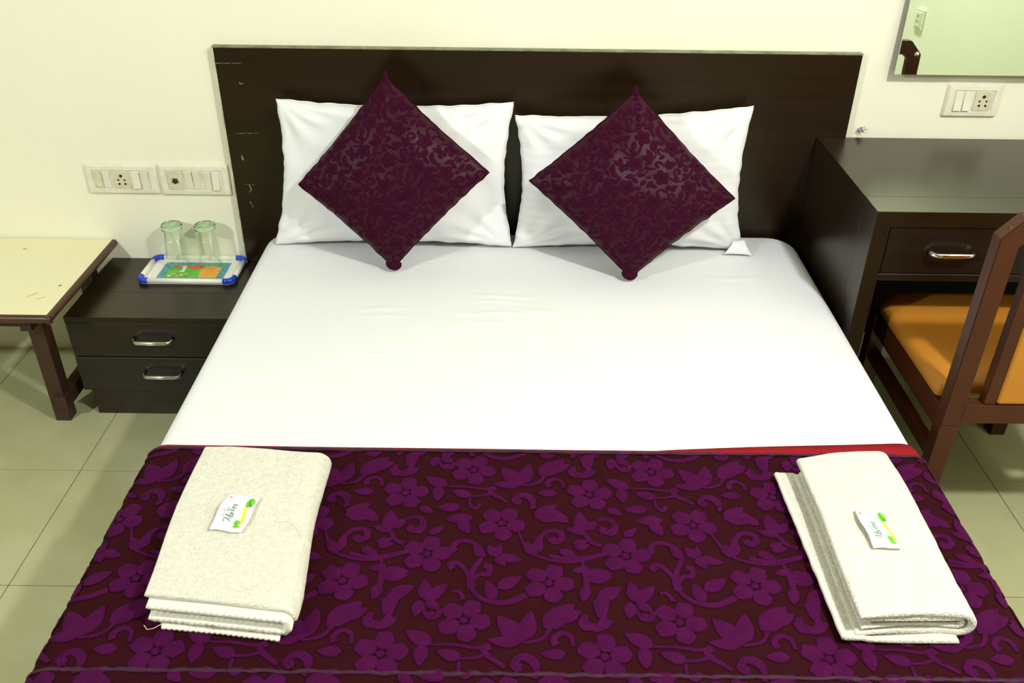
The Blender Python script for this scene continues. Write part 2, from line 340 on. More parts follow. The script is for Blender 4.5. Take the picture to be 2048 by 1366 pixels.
for axis, lo, hi, st in (('x', BX0 + .06, BX1 - .06, 0.02), ('y', 1.42, BY1 - .1, 0.006)):
    q = lo
    while q < hi:
        fcs = [f for f in bm.faces if f.normal.z > 0.99 and abs(f.calc_center_median().z - BZ) < 1e-4]
        geom = set(fcs)
        for f in fcs: geom.update(f.verts); geom.update(f.edges)
        bmesh.ops.bisect_plane(bm, geom=list(geom), plane_co=(q, 0, 0) if axis == 'x' else (0, q, 0), plane_no=(1, 0, 0) if axis == 'x' else (0, 1, 0))
        q += st
    
for v in bm.verts:
    if abs(v.co.z - BZ) < 1e-4 and BX0 + .05 < v.co.x < BX1 - .05 and v.co.y < BY1 - .05: v.co.z = sheet_z(v.co.x, v.co.y)
sh = obj('bed_sheet', bm, M['sheet'], loc=(0.055, 1.57, BZ), smooth=True)
tag(sh, 'plain white fitted sheet stretched over the mattress', 'bed sheet')

# ------------------------------------------------------------------ floral motif, traced as runner-plane positions
RZ = BZ + 0.007
def q8(a, b): p = px_on_z(640 + a / 2.1333, 880 + b / 2.1333, RZ); return (p.x, p.y)
LX, LY = 0.354, 0.378
def leafpoly(a, b, wd, n=6):
    ax, ay = a; bx_, by = b; dx, dy = bx_ - ax, by - ay; l = math.hypot(dx, dy) or 1e-6; nx, ny = -dy / l, dx / l
    w_ = wd * l; up, dn = [], []
    for i in range(n + 1):
        s = i / n; h = w_ * (math.sin(PI * s ** 0.75)) ** 0.85 if 0 < s < 1 else 0.0
        up.append((ax + dx * s + nx * h, ay + dy * s + ny * h)); dn.append((ax + dx * s - nx * h, ay + dy * s - ny * h))
    return up + dn[-2:0:-1]
def flowerpolys(c, r, rot):
    out = []
    for k in range(5):
        a = rot + k * 2 * PI / 5; px, py = c[0] + 0.60 * r * math.cos(a), c[1] + 0.60 * r * math.sin(a); pts = []
        for i in range(16):
            th = 2 * PI * i / 16
            rad = r * (0.375 + 0.03 * math.cos(2 * th) - 0.05 * max(0, math.cos(th)) ** 8 + 0.025 * math.cos(5 * th + k))
            pts.append((px + rad * math.cos(th + a), py + rad * math.sin(th + a)))
        out.append(pts)
    out.append([(c[0] + r * 0.15 * math.cos(i * PI / 4), c[1] + r * 0.15 * math.sin(i * PI / 4)) for i in range(8)])
    return out
def spline(P, n=5):
    out = []
    for i in range(len(P) - 1):
        p0, p1, p2, p3 = P[max(i - 1, 0)], P[i], P[i + 1], P[min(i + 2, len(P) - 1)]
        for k in range(n):
            s = k / n
            out.append(tuple(0.5 * (2 * p1[j] + (p2[j] - p0[j]) * s + (2 * p0[j] - 5 * p1[j] + 4 * p2[j] - p3[j]) * s * s + (3 * p1[j] - p0[j] - 3 * p2[j] + p3[j]) * s ** 3) for j in (0, 1)))
    return out + [P[-1]]
MOTIF = []   # ('p', polygon) or ('r', ribbon points, width)
for c, rot in (((655, 135), .2), ((365, 232), .5), ((775, 362), .1), ((455, 492), .4), ((975, 618), .25)):
    for p in flowerpolys(q8(*c), 0.0465, rot + PI / 2 + PI): MOTIF.append(('p', p))
for a, b, wd in (((862, 202), (772, 122), .26), ((866, 196), (893, 108), .24), ((850, 204), (735, 192), .2), ((935, 160), (1045, 88), .26), ((985, 140), (1070, 110), .26),
                 ((545, 205), (450, 165), .26), ((510, 205), (500, 268), .28), ((648, 246), (560, 222), .26), ((600, 292), (497, 296), .26), ((655, 338), (530, 346), .24), ((600, 350), (636, 408), .30), ((468, 410), (535, 372), .24),
                 ((232, 226), (142, 224), .26), ((428, 290), (484, 318), .30), ((230, 310), (130, 315), .24), ((200, 320), (248, 352), .34),
                 ((915, 340), (1012, 283), .26), ((985, 325), (1062, 345), .30), ((930, 345), (1020, 352), .2), ((1118, 402), (1105, 312), .26), ((1122, 402), (1048, 385), .28), ((1125, 392), (1182, 352), .3), ((1085, 468), (1155, 458), .28),
                 ((925, 500), (868, 440), .28), ((930, 490), (932, 415), .22), ((178, 465), (250, 498), .26), ((240, 442), (312, 428), .26), ((755, 502), (716, 455), .34), ((758, 500), (770, 450), .26), ((760, 502), (868, 522), .24), ((752, 500), (790, 548), .30),
                 ((742, 690), (712, 606), .26), ((755, 640), (862, 588), .26), ((1135, 560), (1072, 566), .30), ((1145, 605), (1250, 592), .26), ((1138, 630), (1122, 700), .28), ((1180, 692), (1284, 648), .26), ((1190, 695), (1212, 772), .30),
                 ((452, 690), (446, 598), .26), ((455, 690), (545, 618), .24), ((430, 690), (402, 760), .30), ((452, 692), (512, 728), .32), ((295, 665), (405, 628), .26), ((268, 562), (384, 570), .24), ((318, 660), (272, 755), .26), ((450, 752), (500, 745), .3),
                 ((690, 505), (655, 455), .26), ((300, 390), (300, 310), .24), ((310, 395), (235, 375), .26), ((318, 385), (352, 345), .26)):
    MOTIF.append(('p', leafpoly(q8(*a), q8(*b), wd)))
for P, wd in (([(860, 202), (930, 190), (965, 150), (1000, 120)], .0042), ([(1110, 84), (1145, 110), (1130, 150), (1080, 160), (1065, 135)], .0052), ([(545, 205), (620, 206), (700, 215), (745, 205)], .0035),
              ([(510, 90), (525, 125), (560, 125), (570, 105)], .0045), ([(640, 246), (690, 244), (735, 236), (760, 250)], .0036), ([(800, 272), (770, 255), (740, 238), (725, 220), (750, 210)], .006), ([(900, 305), (912, 262), (880, 240), (845, 245), (835, 270), (860, 272)], .0062),
              ([(640, 255), (640, 285), (665, 298), (682, 280)], .0045), ([(262, 205), (262, 175), (230, 165), (200, 182), (205, 200)], .0055), ([(120, 290), (105, 250), (70, 235), (40, 255), (60, 270)], .006),
              ([(1180, 350), (1225, 345), (1255, 375), (1235, 402), (1205, 398), (1210, 380)], .0062), ([(940, 470), (940, 425), (975, 396), (1022, 402), (1030, 430), (1000, 442), (985, 425)], .007), ([(915, 500), (985, 520), (1060, 528), (1140, 515), (1225, 490)], .0042),
              ([(845, 400), (865, 440), (880, 470)], .0036), ([(350, 482), (280, 498), (200, 505), (130, 490)], .0042), ([(700, 510), (685, 470), (640, 440), (590, 440), (565, 468), (580, 482)], .006), ([(690, 510), (655, 560), (640, 610), (650, 640)], .007),
              ([(640, 600), (620, 560), (585, 530), (555, 540), (570, 555)], .006), ([(650, 610), (680, 580), (715, 580), (725, 552), (700, 540)], .006), ([(640, 620), (665, 665), (720, 695), (800, 700), (880, 668)], .0058),
              ([(1100, 560), (1135, 550), (1142, 600), (1138, 640)], .004), ([(1125, 760), (1140, 795), (1175, 815), (1220, 800), (1232, 775)], .006), ([(560, 655), (585, 650), (605, 670), (610, 690)], .0045), ([(300, 740), (290, 780), (250, 792), (212, 775), (215, 745)], .006),
              ([(262, 500), (262, 560), (255, 620)], .0046), ([(370, 340), (420, 335), (445, 365), (425, 395), (400, 388)], .0062), ([(1120, 402), (1150, 440), (1200, 462)], .0036), ([(310, 395), (325, 430), (365, 450)], .0036)):
    MOTIF.append(('r', spline([q8(*p) for p in P]), wd))
MC = (q8(655, 400))
def lay_pattern(mapf, sc, xr, yr, hs, clampx=None, clampy=None, origin=(0, 0), mirror=1):
    """put the motif lattice on a surface: mapf(X, Y, height) -> point"""
    bm = bmesh.new()
    def put(pts2, h): return [bm.verts.new(mapf(min(max(p[0], clampx[0]), clampx[1]), min(max(p[1], clampy[0]), clampy[1]), h)) for p in pts2]
    for i in range(-8, 9):
        for j in range(-8, 9):
            for it in MOTIF:
                P = [((p[0] - MC[0] + i * LX) * sc * mirror + origin[0], (p[1] - MC[1] + j * LY) * sc + origin[1]) for p in it[1]]
                cx = sum(p[0] for p in P) / len(P); cy = sum(p[1] for p in P) / len(P)
                if not (xr[0] < cx < xr[1] and yr[0] < cy < yr[1]): continue
                if it[0] == 'p':
                    rad = max(math.hypot(p[0] - cx, p[1] - cy) for p in P)
                    def ring(dlt): return [(cx + (p[0] - cx) * (1 + dlt / max(math.hypot(p[0] - cx, p[1] - cy), 1e-5)), cy + (p[1] - cy) * (1 + dlt / max(math.hypot(p[0] - cx, p[1] - cy), 1e-5))) for p in P]
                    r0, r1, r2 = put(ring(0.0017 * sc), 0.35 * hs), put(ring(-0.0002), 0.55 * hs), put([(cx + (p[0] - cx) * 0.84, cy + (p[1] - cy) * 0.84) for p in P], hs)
                    c = put([(cx, cy)], 1.05 * hs)[0]; n = len(P)
                    for k in range(n):
                        k2 = (k + 1) % n
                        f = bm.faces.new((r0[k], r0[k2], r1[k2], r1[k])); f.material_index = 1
                        bm.faces.new((r1[k], r1[k2], r2[k2], r2[k])); bm.faces.new((r2[k], r2[k2], c))
                else:
                    wd = it[2] * sc; n = len(P); rows = []
                    for k in range(n):
                        a, b = P[max(k - 1, 0)], P[min(k + 1, n - 1)]; dx, dy = b[0] - a[0], b[1] - a[1]; l = math.hypot(dx, dy) or 1e-6; nx, ny = -dy / l, dx / l
                        ww = wd * (0.55 + 0.55 * k / n)
                        rows.append([put([(P[k][0] + nx * o_, P[k][1] + ny * o_)], h)[0] for o_, h in ((ww + .0015 * sc, .3 * hs), (ww, .5 * hs), (ww * .5, .95 * hs), (-ww * .5, .95 * hs), (-ww, .5 * hs), (-ww - .0015 * sc, .3 * hs))])
                    for k in range(n - 1):
                        for q in range(5):
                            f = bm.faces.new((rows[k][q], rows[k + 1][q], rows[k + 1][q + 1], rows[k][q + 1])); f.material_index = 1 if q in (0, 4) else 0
    return bm

# ------------------------------------------------------------------ bed runner
RX0, RX1, RR, DROP = BX0 - 0.006, BX1 + 0.006, 0.040, 0.15
RY0, RY1 = 0.885, 1.466
def run_prof(s):
    """arc length across the bed -> (x, z, nx, nz); s equals x on the flat top"""
    a, b_ = RX0 + RR, RX1 - RR; q = RR * PI / 2
    if a <= s <= b_: return s, RZ, 0, 1
    sg = -1 if s < a else 1; e = (a - s) if s < a else (s - b_); c = a if s < a else b_
    if e <= q:
        th = e / RR; return c + sg * RR * math.sin(th), RZ - RR + RR * math.cos(th), sg * math.sin(th), math.cos(th)
    return c + sg * RR, RZ - RR - (e - q), sg, 0
def run_pt(s, y, h):
    x, z, nx, n_ = run_prof(s); wob = 0.0010 * nz(s * 5, y * 6, 3.0) + 0.001
    return Vector((x + nx * (h + wob), y, z + n_ * (h + wob)))
def strip(s0, s1, ys, n, thick, f=run_pt, hh=0.0):
    bm = bmesh.new(); m_ = len(ys(0.0))
    top = [[bm.verts.new(f(s0 + (s1 - s0) * i / n, y, hh + thick)) for y in ys(s0 + (s1 - s0) * i / n)] for i in range(n + 1)]
    bot = [[bm.verts.new(f(s0 + (s1 - s0) * i / n, y, hh)) for y in ys(s0 + (s1 - s0) * i / n)] for i in range(n + 1)]
    for i in range(n):
        for k in range(m_ - 1):
            bm.faces.new((top[i][k], top[i + 1][k], top[i + 1][k + 1], top[i][k + 1])); bm.faces.new((bot[i][k], bot[i][k + 1], bot[i + 1][k + 1], bot[i + 1][k]))
        bm.faces.new((top[i][0], bot[i][0], bot[i + 1][0], top[i + 1][0])); bm.faces.new((top[i][-1], top[i + 1][-1], bot[i + 1][-1], bot[i][-1]))
    for i in (0, n):
        for k in range(m_ - 1): bm.faces.new((top[i][k], top[i][k + 1], bot[i][k + 1], bot[i][k]))
    return bm
rt = thing('bed_runner', (0.055, 1.17, RZ), 'dark purple floral velvet bed runner across the foot of the bed', 'bed runner')
SA, SB = RX0 - DROP, RX1 + DROP
obj('cloth', strip(SA, SB, lambda s: [RY0 + (RY1 - RY0) * k / 24 for k in range(25)], 140, 0.002), M['rground'], rt, smooth=True)
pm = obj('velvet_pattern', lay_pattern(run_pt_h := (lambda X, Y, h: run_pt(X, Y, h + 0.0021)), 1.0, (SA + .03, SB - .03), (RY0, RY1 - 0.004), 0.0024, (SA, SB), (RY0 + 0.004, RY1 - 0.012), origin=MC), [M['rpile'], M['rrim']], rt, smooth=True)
pm['kind'] = 'stuff'; pm['label'] = 'raised purple velvet flowers and scrolls'
def lining_y(s): 
    e = 0.007 + 0.006 * max(0, -s - 0.45) + (0.034 * min(max((s - 0.30) / 0.5, 0), 1) ** 0.8 if s > 0.30 else 0)
    if s > RX1 - 0.03: e = max(e - 0.25 * (s - RX1 + 0.03), 0.012)
    return [RY1 - 0.02, RY1 + e * 0.5, RY1 + e]
obj('lining', strip(SA, SB, lining_y, 140, 0.0012, hh=-0.0013), M['lining'], rt, smooth=True)['label'] = 'crimson lining edge'
# gathered hems: uneven rolled edge
for yy, amp in ((RY1 - 0.005, 1.0), (0.918, 1.3)):
    pts = []; rad = []
    n = 420
    for i in range(n + 1):
        s = SA + (SB - SA) * i / n
        pts.append(run_pt(s, yy + 0.0022 * amp * nz(s * 38, yy * 9), 0.003 + 0.0012 * amp * nz(s * 55, 7.7))); rad.append(0.0038 + 0.0024 * amp * nz(s * 70, 2.2 + yy))
    obj('hem', tube(pts, rad, 7, flat=0.7), M['hemfab'], rt, smooth=True)['label'] = 'puckered purple hem'

# ------------------------------------------------------------------ pillows
def soft_pad(cor, nrm, thick, p=0.42, nu=44, pinch=0.05, wr=0.0, seed=0.0, ear=0.0):
    """cushion between four corners (00,10,11,01); returns mapping(u,v,side,h)"""
    C = [Vector(c) for c in cor]; N_ = Vector(nrm).normalized()
    def base(u, v):
        a, b_ = (u + 1) / 2, (v + 1) / 2
        return C[0] * (1 - a) * (1 - b_) + C[1] * a * (1 - b_) + C[2] * a * b_ + C[3] * (1 - a) * b_
    def fn(u, v, side, h=0.0):
        uu = u * (1 - pinch * (1 - v * v) * u * u); vv = v * (1 - pinch * (1 - u * u) * v * v)
        uu += 0.010 * u * u * u * nz(v * 8 + seed, 4.4 * u); vv += 0.014 * v * v * v * nz(u * 9 + seed, 7.1 * v)
        g = max((1 - u * u) * (1 - v * v), 0.0)
        prof = g ** p
        w_ = wr * nz(u * 3 + seed, v * 3, side * 5.0 + seed) * min(1, g * 4)
        # tension folds that fan out of the corners
        fold = 0.0
        for cu, cv in ((-1, -1), (1, -1), (1, 1), (-1, 1)):
            dx, dy = u - cu, v - cv; r = math.hypot(dx, dy)
            if r < 0.9: fold += math.sin(math.atan2(dy, dx) * 14 + cu * 3 + seed) * math.exp(-((r - 0.35) / 0.22) ** 2)
        w_ += wr * 0.42 * fold * min(1, g * 6)
        # wavy seam
        eg = 1 - min(1, g * 12)
        sm = N_ * (wr * 0.5 * eg * nz(u * 7 + seed, v * 7, 1.0))
        return base(uu, vv) + N_ * (side * (thick * prof + h) + w_ * (1 if side > 0 else 1)) + sm
    return fn
def pad_mesh(fn, nu=44, nv=44):
    bm = bmesh.new()
    def sp(i, n): q = -1 + 2 * i / n; return math.copysign(abs(q) ** 0.8, q) if False else math.sin(q * PI / 2)
    F = [[bm.verts.new(fn(sp(i, nu), sp(j, nv), 1)) for j in range(nv + 1)] for i in range(nu + 1)]
    B = [[F[i][j] if i in (0, nu) or j in (0, nv) else bm.verts.new(fn(sp(i, nu), sp(j, nv), -1)) for j in range(nv + 1)] for i in range(nu + 1)]
    for G in (F, B):
        for i in range(nu):
            for j in range(nv):
                try: bm.faces.new((G[i][j], G[i + 1][j], G[i + 1][j + 1], G[i][j + 1]))
                except ValueError: pass
    return bm
def seam(fn, r, n=60):
    pts = [fn(-1 + 2 * i / n, -1, 1) for i in range(n)] + [fn(1, -1 + 2 * i / n, 1) for i in range(n)] + [fn(1 - 2 * i / n, 1, 1) for i in range(n)] + [fn(-1, 1 - 2 * i / n, 1) for i in range(n + 1)]
    return tube(pts, r, 6)
LEAN = math.atan2(0.10, 0.395)
def place_pillow(name, x0, x1, zbl, zbr, ztl, ztr, mat_, label, seed, yb=2.425, xtop=(0, 0)):
    def pt(x, z): return (x, yb + (z - 0.47) * 0.20, z)
    cor = (pt(x0, zbl), pt(x1, zbr), pt(x1 + xtop[1], ztr), pt(x0 + xtop[0], ztl))
    fn = soft_pad(cor, (0, -math.cos(LEAN), math.sin(LEAN)), 0.062, 0.36, pinch=0.075, wr=0.015, seed=seed)
    t = thing(name, ((x0 + x1) / 2, yb, BZ), label, 'pillow', 'white pillows against the headboard')
    bm = pad_mesh(fn, 64, 48)
    for v in bm.verts: v.co.z = max(v.co.z, BZ + 0.0045)
    for v in bm.verts: v.co.y = min(v.co.y, HY - 0.004)
    obj('pillowcase', bm, mat_, t, smooth=True)
    bm = seam(fn, 0.0022)
    for v in bm.verts: v.co.z = max(v.co.z, BZ + 0.0045)
    obj('seam', bm, M['pillow'], t, smooth=True)
    return t, fn
pl, _ = place_pillow('pillow', -0.700, -0.005, 0.465, 0.467, 0.872, 0.870, M['pillow'], 'plain white pillow beside the nightstand, leaning on the headboard', 1.3, xtop=(0.035, 0.002))
pr, _ = place_pillow('pillow', 0.000, 0.672, 0.464, 0.464, 0.836, 0.868, M['pillow_stripe'], 'white pillow with faint stripes on the desk side of the bed', 4.1, xtop=(0.002, -0.004))
# open flap of the striped case
ffn = soft_pad([(0.612, 2.388, BZ + .007), (0.696, 2.382, BZ + .006), (0.675, 2.420, BZ + .040), (0.640, 2.402, BZ + .042)], (0.1, -0.75, 0.66), 0.008, 0.4, pinch=0.1, wr=0.006, seed=2.0)
bm = pad_mesh(ffn, 20, 14)
for v in bm.verts: v.co.z = max(v.co.z, BZ + .0045)
obj('case_flap', bm, M['pillow_stripe'], pr, smooth=True)

# ------------------------------------------------------------------ purple cushions
def cushion(cor, nrm, thick, label, seed, origin):
    fn = soft_pad(cor, nrm, thick, 0.50, pinch=0.03, wr=0.006, seed=seed)
    c0 = Vector(cor[0]); t = thing('cushion', (c0.x, c0.y, BZ), label, 'cushion', 'purple cushions standing on their corners')
    bm = pad_mesh(fn, 56, 56)
    for v in bm.verts: v.co.z = max(v.co.z, BZ + 0.004)
    obj('cover', bm, M['cground'], t, smooth=True)
    hs = 0.19
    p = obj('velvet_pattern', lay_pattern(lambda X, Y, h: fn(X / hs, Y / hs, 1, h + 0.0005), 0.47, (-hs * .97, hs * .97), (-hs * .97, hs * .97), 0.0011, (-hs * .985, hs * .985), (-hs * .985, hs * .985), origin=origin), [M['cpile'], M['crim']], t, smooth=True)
    p['kind'] = 'stuff'; p['label'] = 'dark velvet flowers on the plum ground'
    obj('seam', seam(fn, 0.0026), M['crim'], t, smooth=True)
    # gathered tip at the top, tucked corner below
    for u, v, ln, lab in ((1, 1, 0.014, 'gathered top tip'), (-1, -1, 0.0, 'tucked bottom corner')):
        a = (fn(u * .94, v * .94, 1) + fn(u * .94, v * .94, -1)) / 2; c = fn(u, v, 1); d = (c - a).normalized(); e = c + d * ln
        pts, rd = [a, a * .4 + c * .6, c, e], [.0065, .0080, .0070, .0035]
        if ln == 0:
            z_ = BZ + .0220; pts = [(c.x + dx, c.y + .004 + dy, z_ + dz) for dx, dy, dz in ((-.021, .003, .009), (-.016, .001, .005), (-.008, 0, .001), (.002, -.001, -.001), (.010, 0, 0), (.016, .001, .003), (.020, .003, .008))]; rd = [.002, .0060, .0085, .0095, .0085, .0060, .002]
        obj('corner', tube(pts, rd, 14, flat=1.0 if ln else 1.55), M['cpile'], t, smooth=True)['label'] = lab
    return t
def on_plane(x, z, y0, z0, sl): return (x, y0 + (z - z0) * sl, z)
nr = (0, -math.cos(0.33), math.sin(0.33))
cushion([on_plane(x, z, 2.258, 0.475, 0.345) for x, z in ((-0.332, 0.478), (-0.068, 0.727), (-0.346, 0.962), (-0.588, 0.690))], nr, 0.062, 'purple velvet cushion standing on its corner against the plain pillow, nearer the nightstand', 0.7, (0.01, 0.02))
cushion([on_plane(x, z, 2.215, 0.470, 0.40) for x, z in ((0.322, 0.476), (0.598, 0.678), (0.322, 0.938), (0.042, 0.717))], nr, 0.062, 'purple velvet cushion standing on its corner against the striped pillow, nearer the desk', 3.9, (0.05, -0.03))

# ------------------------------------------------------------------ towels
def folded_layer(center, th, y0f, y1f, ny=60, amp=0.0, sd=0.0, wave=0.0, xs=None, endr=True):
    """sweep a thick ribbon whose cross-section centre line is 'center' [(x,z)] along y"""
    n = len(center); L_, R_ = [], []
    for i in range(n):
        a, b_ = center[max(i - 1, 0)], center[min(i + 1, n - 1)]; dx, dz = b_[0] - a[0], b_[1] - a[1]; l = math.hypot(dx, dz) or 1e-6
        L_.append((-dz / l, dx / l))
    prof = []
    for i in range(n): prof.append((i, 1.0))
    for k in range(1, 6): prof.append((n - 1, math.cos(k * PI / 6), math.sin(k * PI / 6)))
    for i in range(n - 1, -1, -1): prof.append((i, -1.0))
    for k in range(1, 6): prof.append((0, -math.cos(k * PI / 6), -math.sin(k * PI / 6)))
    rings = []
    for j in range(ny + 1):
        s = j / ny
        if endr:
            e = min(s * ny, (1 - s) * ny); sc = 1.0 if e >= 3 else (0.35, 0.72, 0.93)[int(e)] if e == int(e) else 1
        else: sc = 1.0
        ring = []
        for q in prof:
            i, sgn = q[0], q[1]; ext = q[2] if len(q) > 2 else 0.0
            nx, nz_ = L_[i]; tx, tz = nz_, -nx
            x = center[i][0] + nx * sgn * th / 2 * sc + tx * ext * th / 2; z = center[i][1] + nz_ * sgn * th / 2 * sc + tz * ext * th / 2
            y0, y1 = y0f(center[i][0], i / (n - 1)), y1f(center[i][0], i / (n - 1))
            y = y0 + (y1 - y0) * s
            # small even steps near the ends
            if endr:
                if j < 3: y = y0 + (0, 0.001, 0.003)[j]
                elif j > ny - 3: y = y1 - (0, 0.001, 0.003)[ny - j]
            w_ = amp * (nz(x * 16 + sd, y * 16, z * 16) + 0.45 * nz(x * 60 + sd, y * 60, z * 60))
            x2 = x + (xs(y) if xs else 0) + nx * w_ * sgn; z2 = z + nz_ * w_ * sgn + wave * nz(x * 7 + sd, y * 5, 9.0)
            ring.append((x2, y, max(z2, RZ + 0.0072)))
        rings.append(ring)
    return loops(rings)
def u_path(xo, xi, zb, zt, n=10, m_=14):
    """bottom from the open side to the fold, round the fold, back along the top"""
    r = (zt - zb) / 2; return [(xo + (xi - r - xo) * i / m_, zb) for i in range(m_)] + [(xi - r + r * math.sin(a), zb + r - r * math.cos(a)) for a in [PI * k / n for k in range(n + 1)]] + [(xi - r + (xo - xi + r) * i / m_, zt) for i in range(1, m_ + 1)]
TZ = RZ + 0.0078
# towel nearest the nightstand side, fold on its right
t = thing('towel', (-0.47, 1.20, TZ), 'folded cream towel with ribbed hems showing, on the nightstand side of the runner', 'towel', 'folded towels on the runner')
shear = lambda y: -0.026 * (1.40 - y) / 0.4 * 0.0
yf = lambda x, s: 1.022 - 0.115 * max(0, x + 0.60) + (0.02 if s < 0.5 else 0.0)
fr = lambda x: 1.022 - 0.115 * max(0, x + 0.60)
yb_ = lambda x, s: 1.398 - 0.06 * max(0, x + 0.60)
xl = lambda y: (y - 1.0) * (-0.03) + 0.004 * math.sin(y * 14)
o = obj('terry_fold', folded_layer(u_path(-0.585, -0.345, TZ + 0.0050, TZ + 0.0475), 0.010, yf, yb_, 90, 0.0016, 1.0, 0.004, xl), M['terry'], t, smooth=True)
def hem_layer(xo, xi, zb, zt, th, ya, yb2, sd):
    return folded_layer(u_path(xo, xi, zb, zt), th, ya, yb2, 40, 0.0006, sd, 0.003, xl)
rib = lambda x: 0.0027 * abs(math.sin((x + 0.6) * PI * 98)) + 0.0006 * nz(x * 70, 3.3)
obj('inner_fold', folded_layer(u_path(-0.580, -0.352, TZ + 0.0115, TZ + 0.0352, 16, 150), 0.0115, lambda x, s: fr(x) - (0.013 if s > .5 else 0.0155) - rib(x), lambda x, s: 1.36 - 0.06 * (x + 0.6), 14, 0.0005, 5.0, 0.002, xl), M['hem'], t, smooth=True)['label'] = 'ribbed white hem folded inside'
# ribbed hem bands along the front ends of the layers
def hem_band(xa, xb, z0, z1, yfun, dz, sd):
    bm = bmesh.new(); n = 110; rows = []
    for i in range(n + 1):
        x = xa + (xb - xa) * i / n; rib = 0.0016 * abs(math.sin(i * PI * 22 / n)) + 0.0006 * nz(x * 90, sd)
        y = yfun(x); s = i / n; zz0, zz1 = z0(s), z1(s)
        rows.append([bm.verts.new(p) for p in ((x, y + 0.010, zz0), (x, y - rib - 0.0060, zz0), (x, y - rib - 0.0045, (zz0 + zz1) / 2), (x, y - rib + 0.0006, zz1), (x, y + 0.010, zz1))])
    for i in range(n):
        for k in range(4): bm.faces.new((rows[i][k], rows[i + 1][k], rows[i + 1][k + 1], rows[i][k + 1]))
        bm.faces.new((rows[i][4], rows[i + 1][4], rows[i + 1][0], rows[i][0]))
    bm.faces.new(rows[0]); bm.faces.new(rows[-1][::-1])
    return bm
hd = lambda s: max(0, (s - 0.72) / 0.28) ** 2
for xa_, xb_, f0, f1, yy_, sd_ in (
                              (-0.560, -0.364, lambda s: TZ - 0.0005, lambda s: TZ + 0.0055, lambda x: fr(x) - 0.0185 - 0.020 * abs(x + 0.46) + 0.004, 3),):
    obj('hem_band', hem_band(xa_, xb_, f0, f1, yy_, 0, sd_), M['hem'], t, smooth=True)['label'] = 'ribbed white hem'
bm = bmesh.new()
for k in range(4):
    for r_ in range(2):
        x = -0.482 + k * 0.0048; y = fr(x) - 0.0174; z = TZ + 0.0088 + r_ * 0.0048
        tube([(x + 0.0014 * math.cos(a), y, z + 0.0014 * math.sin(a)) for a in [q * 0.9 + k * 2.1 + r_ for q in range(6)]], 0.00028, 5, bm)
obj('laundry_stamp', bm, M['stamp'], t)['label'] = 'small faded red laundry stamp'
obj('loose_thread', tube([(-0.556, fr(-.55) - .014, TZ + .006), (-0.57, 0.992, TZ + .004), (-0.58, 0.990, TZ + .003), (-0.588, 0.998, TZ + .004)], 0.0006, 5), M['thread'], t)
obj('loose_thread', tube([(-0.600, 1.245, TZ + .03), (-0.612, 1.25, TZ + .028), (-0.612, 1.27, TZ + .027), (-0.602, 1.29, TZ + .03)], 0.0005, 5), M['thread'], t)
obj('loose_thread', tube([(-0.405, 1.185, TZ + .056), (-0.39, 1.188, TZ + .056), (-0.372, 1.175, TZ + .054), (-0.362, 1.15, TZ + .049), (-0.355, 1.145, TZ + .044)], 0.0004, 5), M['thread'], t)

# towel nearest the desk side
t = thing('towel', (0.64, 1.18, TZ), 'plump folded white towel on the desk side of the runner', 'towel', 'folded towels on the runner')
xl2 = lambda y: (y - 1.0) * (-0.012) + 0.003 * math.sin(y * 11)
yf2 = lambda x, s: 0.985 + 0.012 * math.sin((x - 0.55) * 14)
yb2 = lambda x, s: 1.372 + 0.028 * math.sin(min(max((x - 0.55) / 0.17, 0), 1) * PI / 2)
obj('terry_fold', folded_layer(u_path(0.562, 0.742, TZ + 0.012, TZ + 0.052), 0.0125, yf2, yb2, 90, 0.0017, 11.0, 0.003, xl2), M['terry'], t, smooth=True)
obj('inner_fold', folded_layer(u_path(0.568, 0.728, TZ + 0.0235, TZ + 0.0405), 0.007, lambda x, s: yf2(x, s) + 0.003, lambda x, s: 1.372, 50, 0.0012, 15.0, 0.003, xl2), M['terry'], t, smooth=True)
obj('lower_layer', folded_layer([(0.540 + 0.175 * i / 14, TZ + 0.0045 + (0.004 if i < 3 else 0.0)) for i in range(15)], 0.010, lambda x, s: 0.982, lambda x, s: 1.385, 70, 0.0012, 21.0, 0.002, lambda y: (y - 1.0) * (-0.03)), M['terry'], t, smooth=True)
obj('hem_edge', tube([(0.536 + (y - 1.0) * (-0.03) + 0.0015 * nz(y * 40, 3), y, TZ + 0.009 + 0.001 * nz(y * 30, 1)) for y in [0.985 + 0.4 * i / 60 for i in range(61)]], 0.0055, 8), M['hem'], t, smooth=True)['label'] = 'thick folded hem edge'

# ------------------------------------------------------------------ soap sachets with lettering
def stroke(pts, wd, mp, bm, h=0.0003):
    P = spline(pts, 4) if len(pts) > 2 else pts
    rows = []
    for k in range(len(P)):
        a, b_ = P[max(k - 1, 0)], P[min(k + 1, len(P) - 1)]; dx, dy = b_[0] - a[0], b_[1] - a[1]; l = math.hypot(dx, dy) or 1e-6; nx, ny = -dy / l * wd, dx / l * wd
        rows.append((bm.verts.new(mp(P[k][0] + nx, P[k][1] + ny, h)), bm.verts.new(mp(P[k][0] - nx, P[k][1] - ny, h))))
    for k in range(len(rows) - 1): bm.faces.new((rows[k][0], rows[k + 1][0], rows[k + 1][1], rows[k][1]))
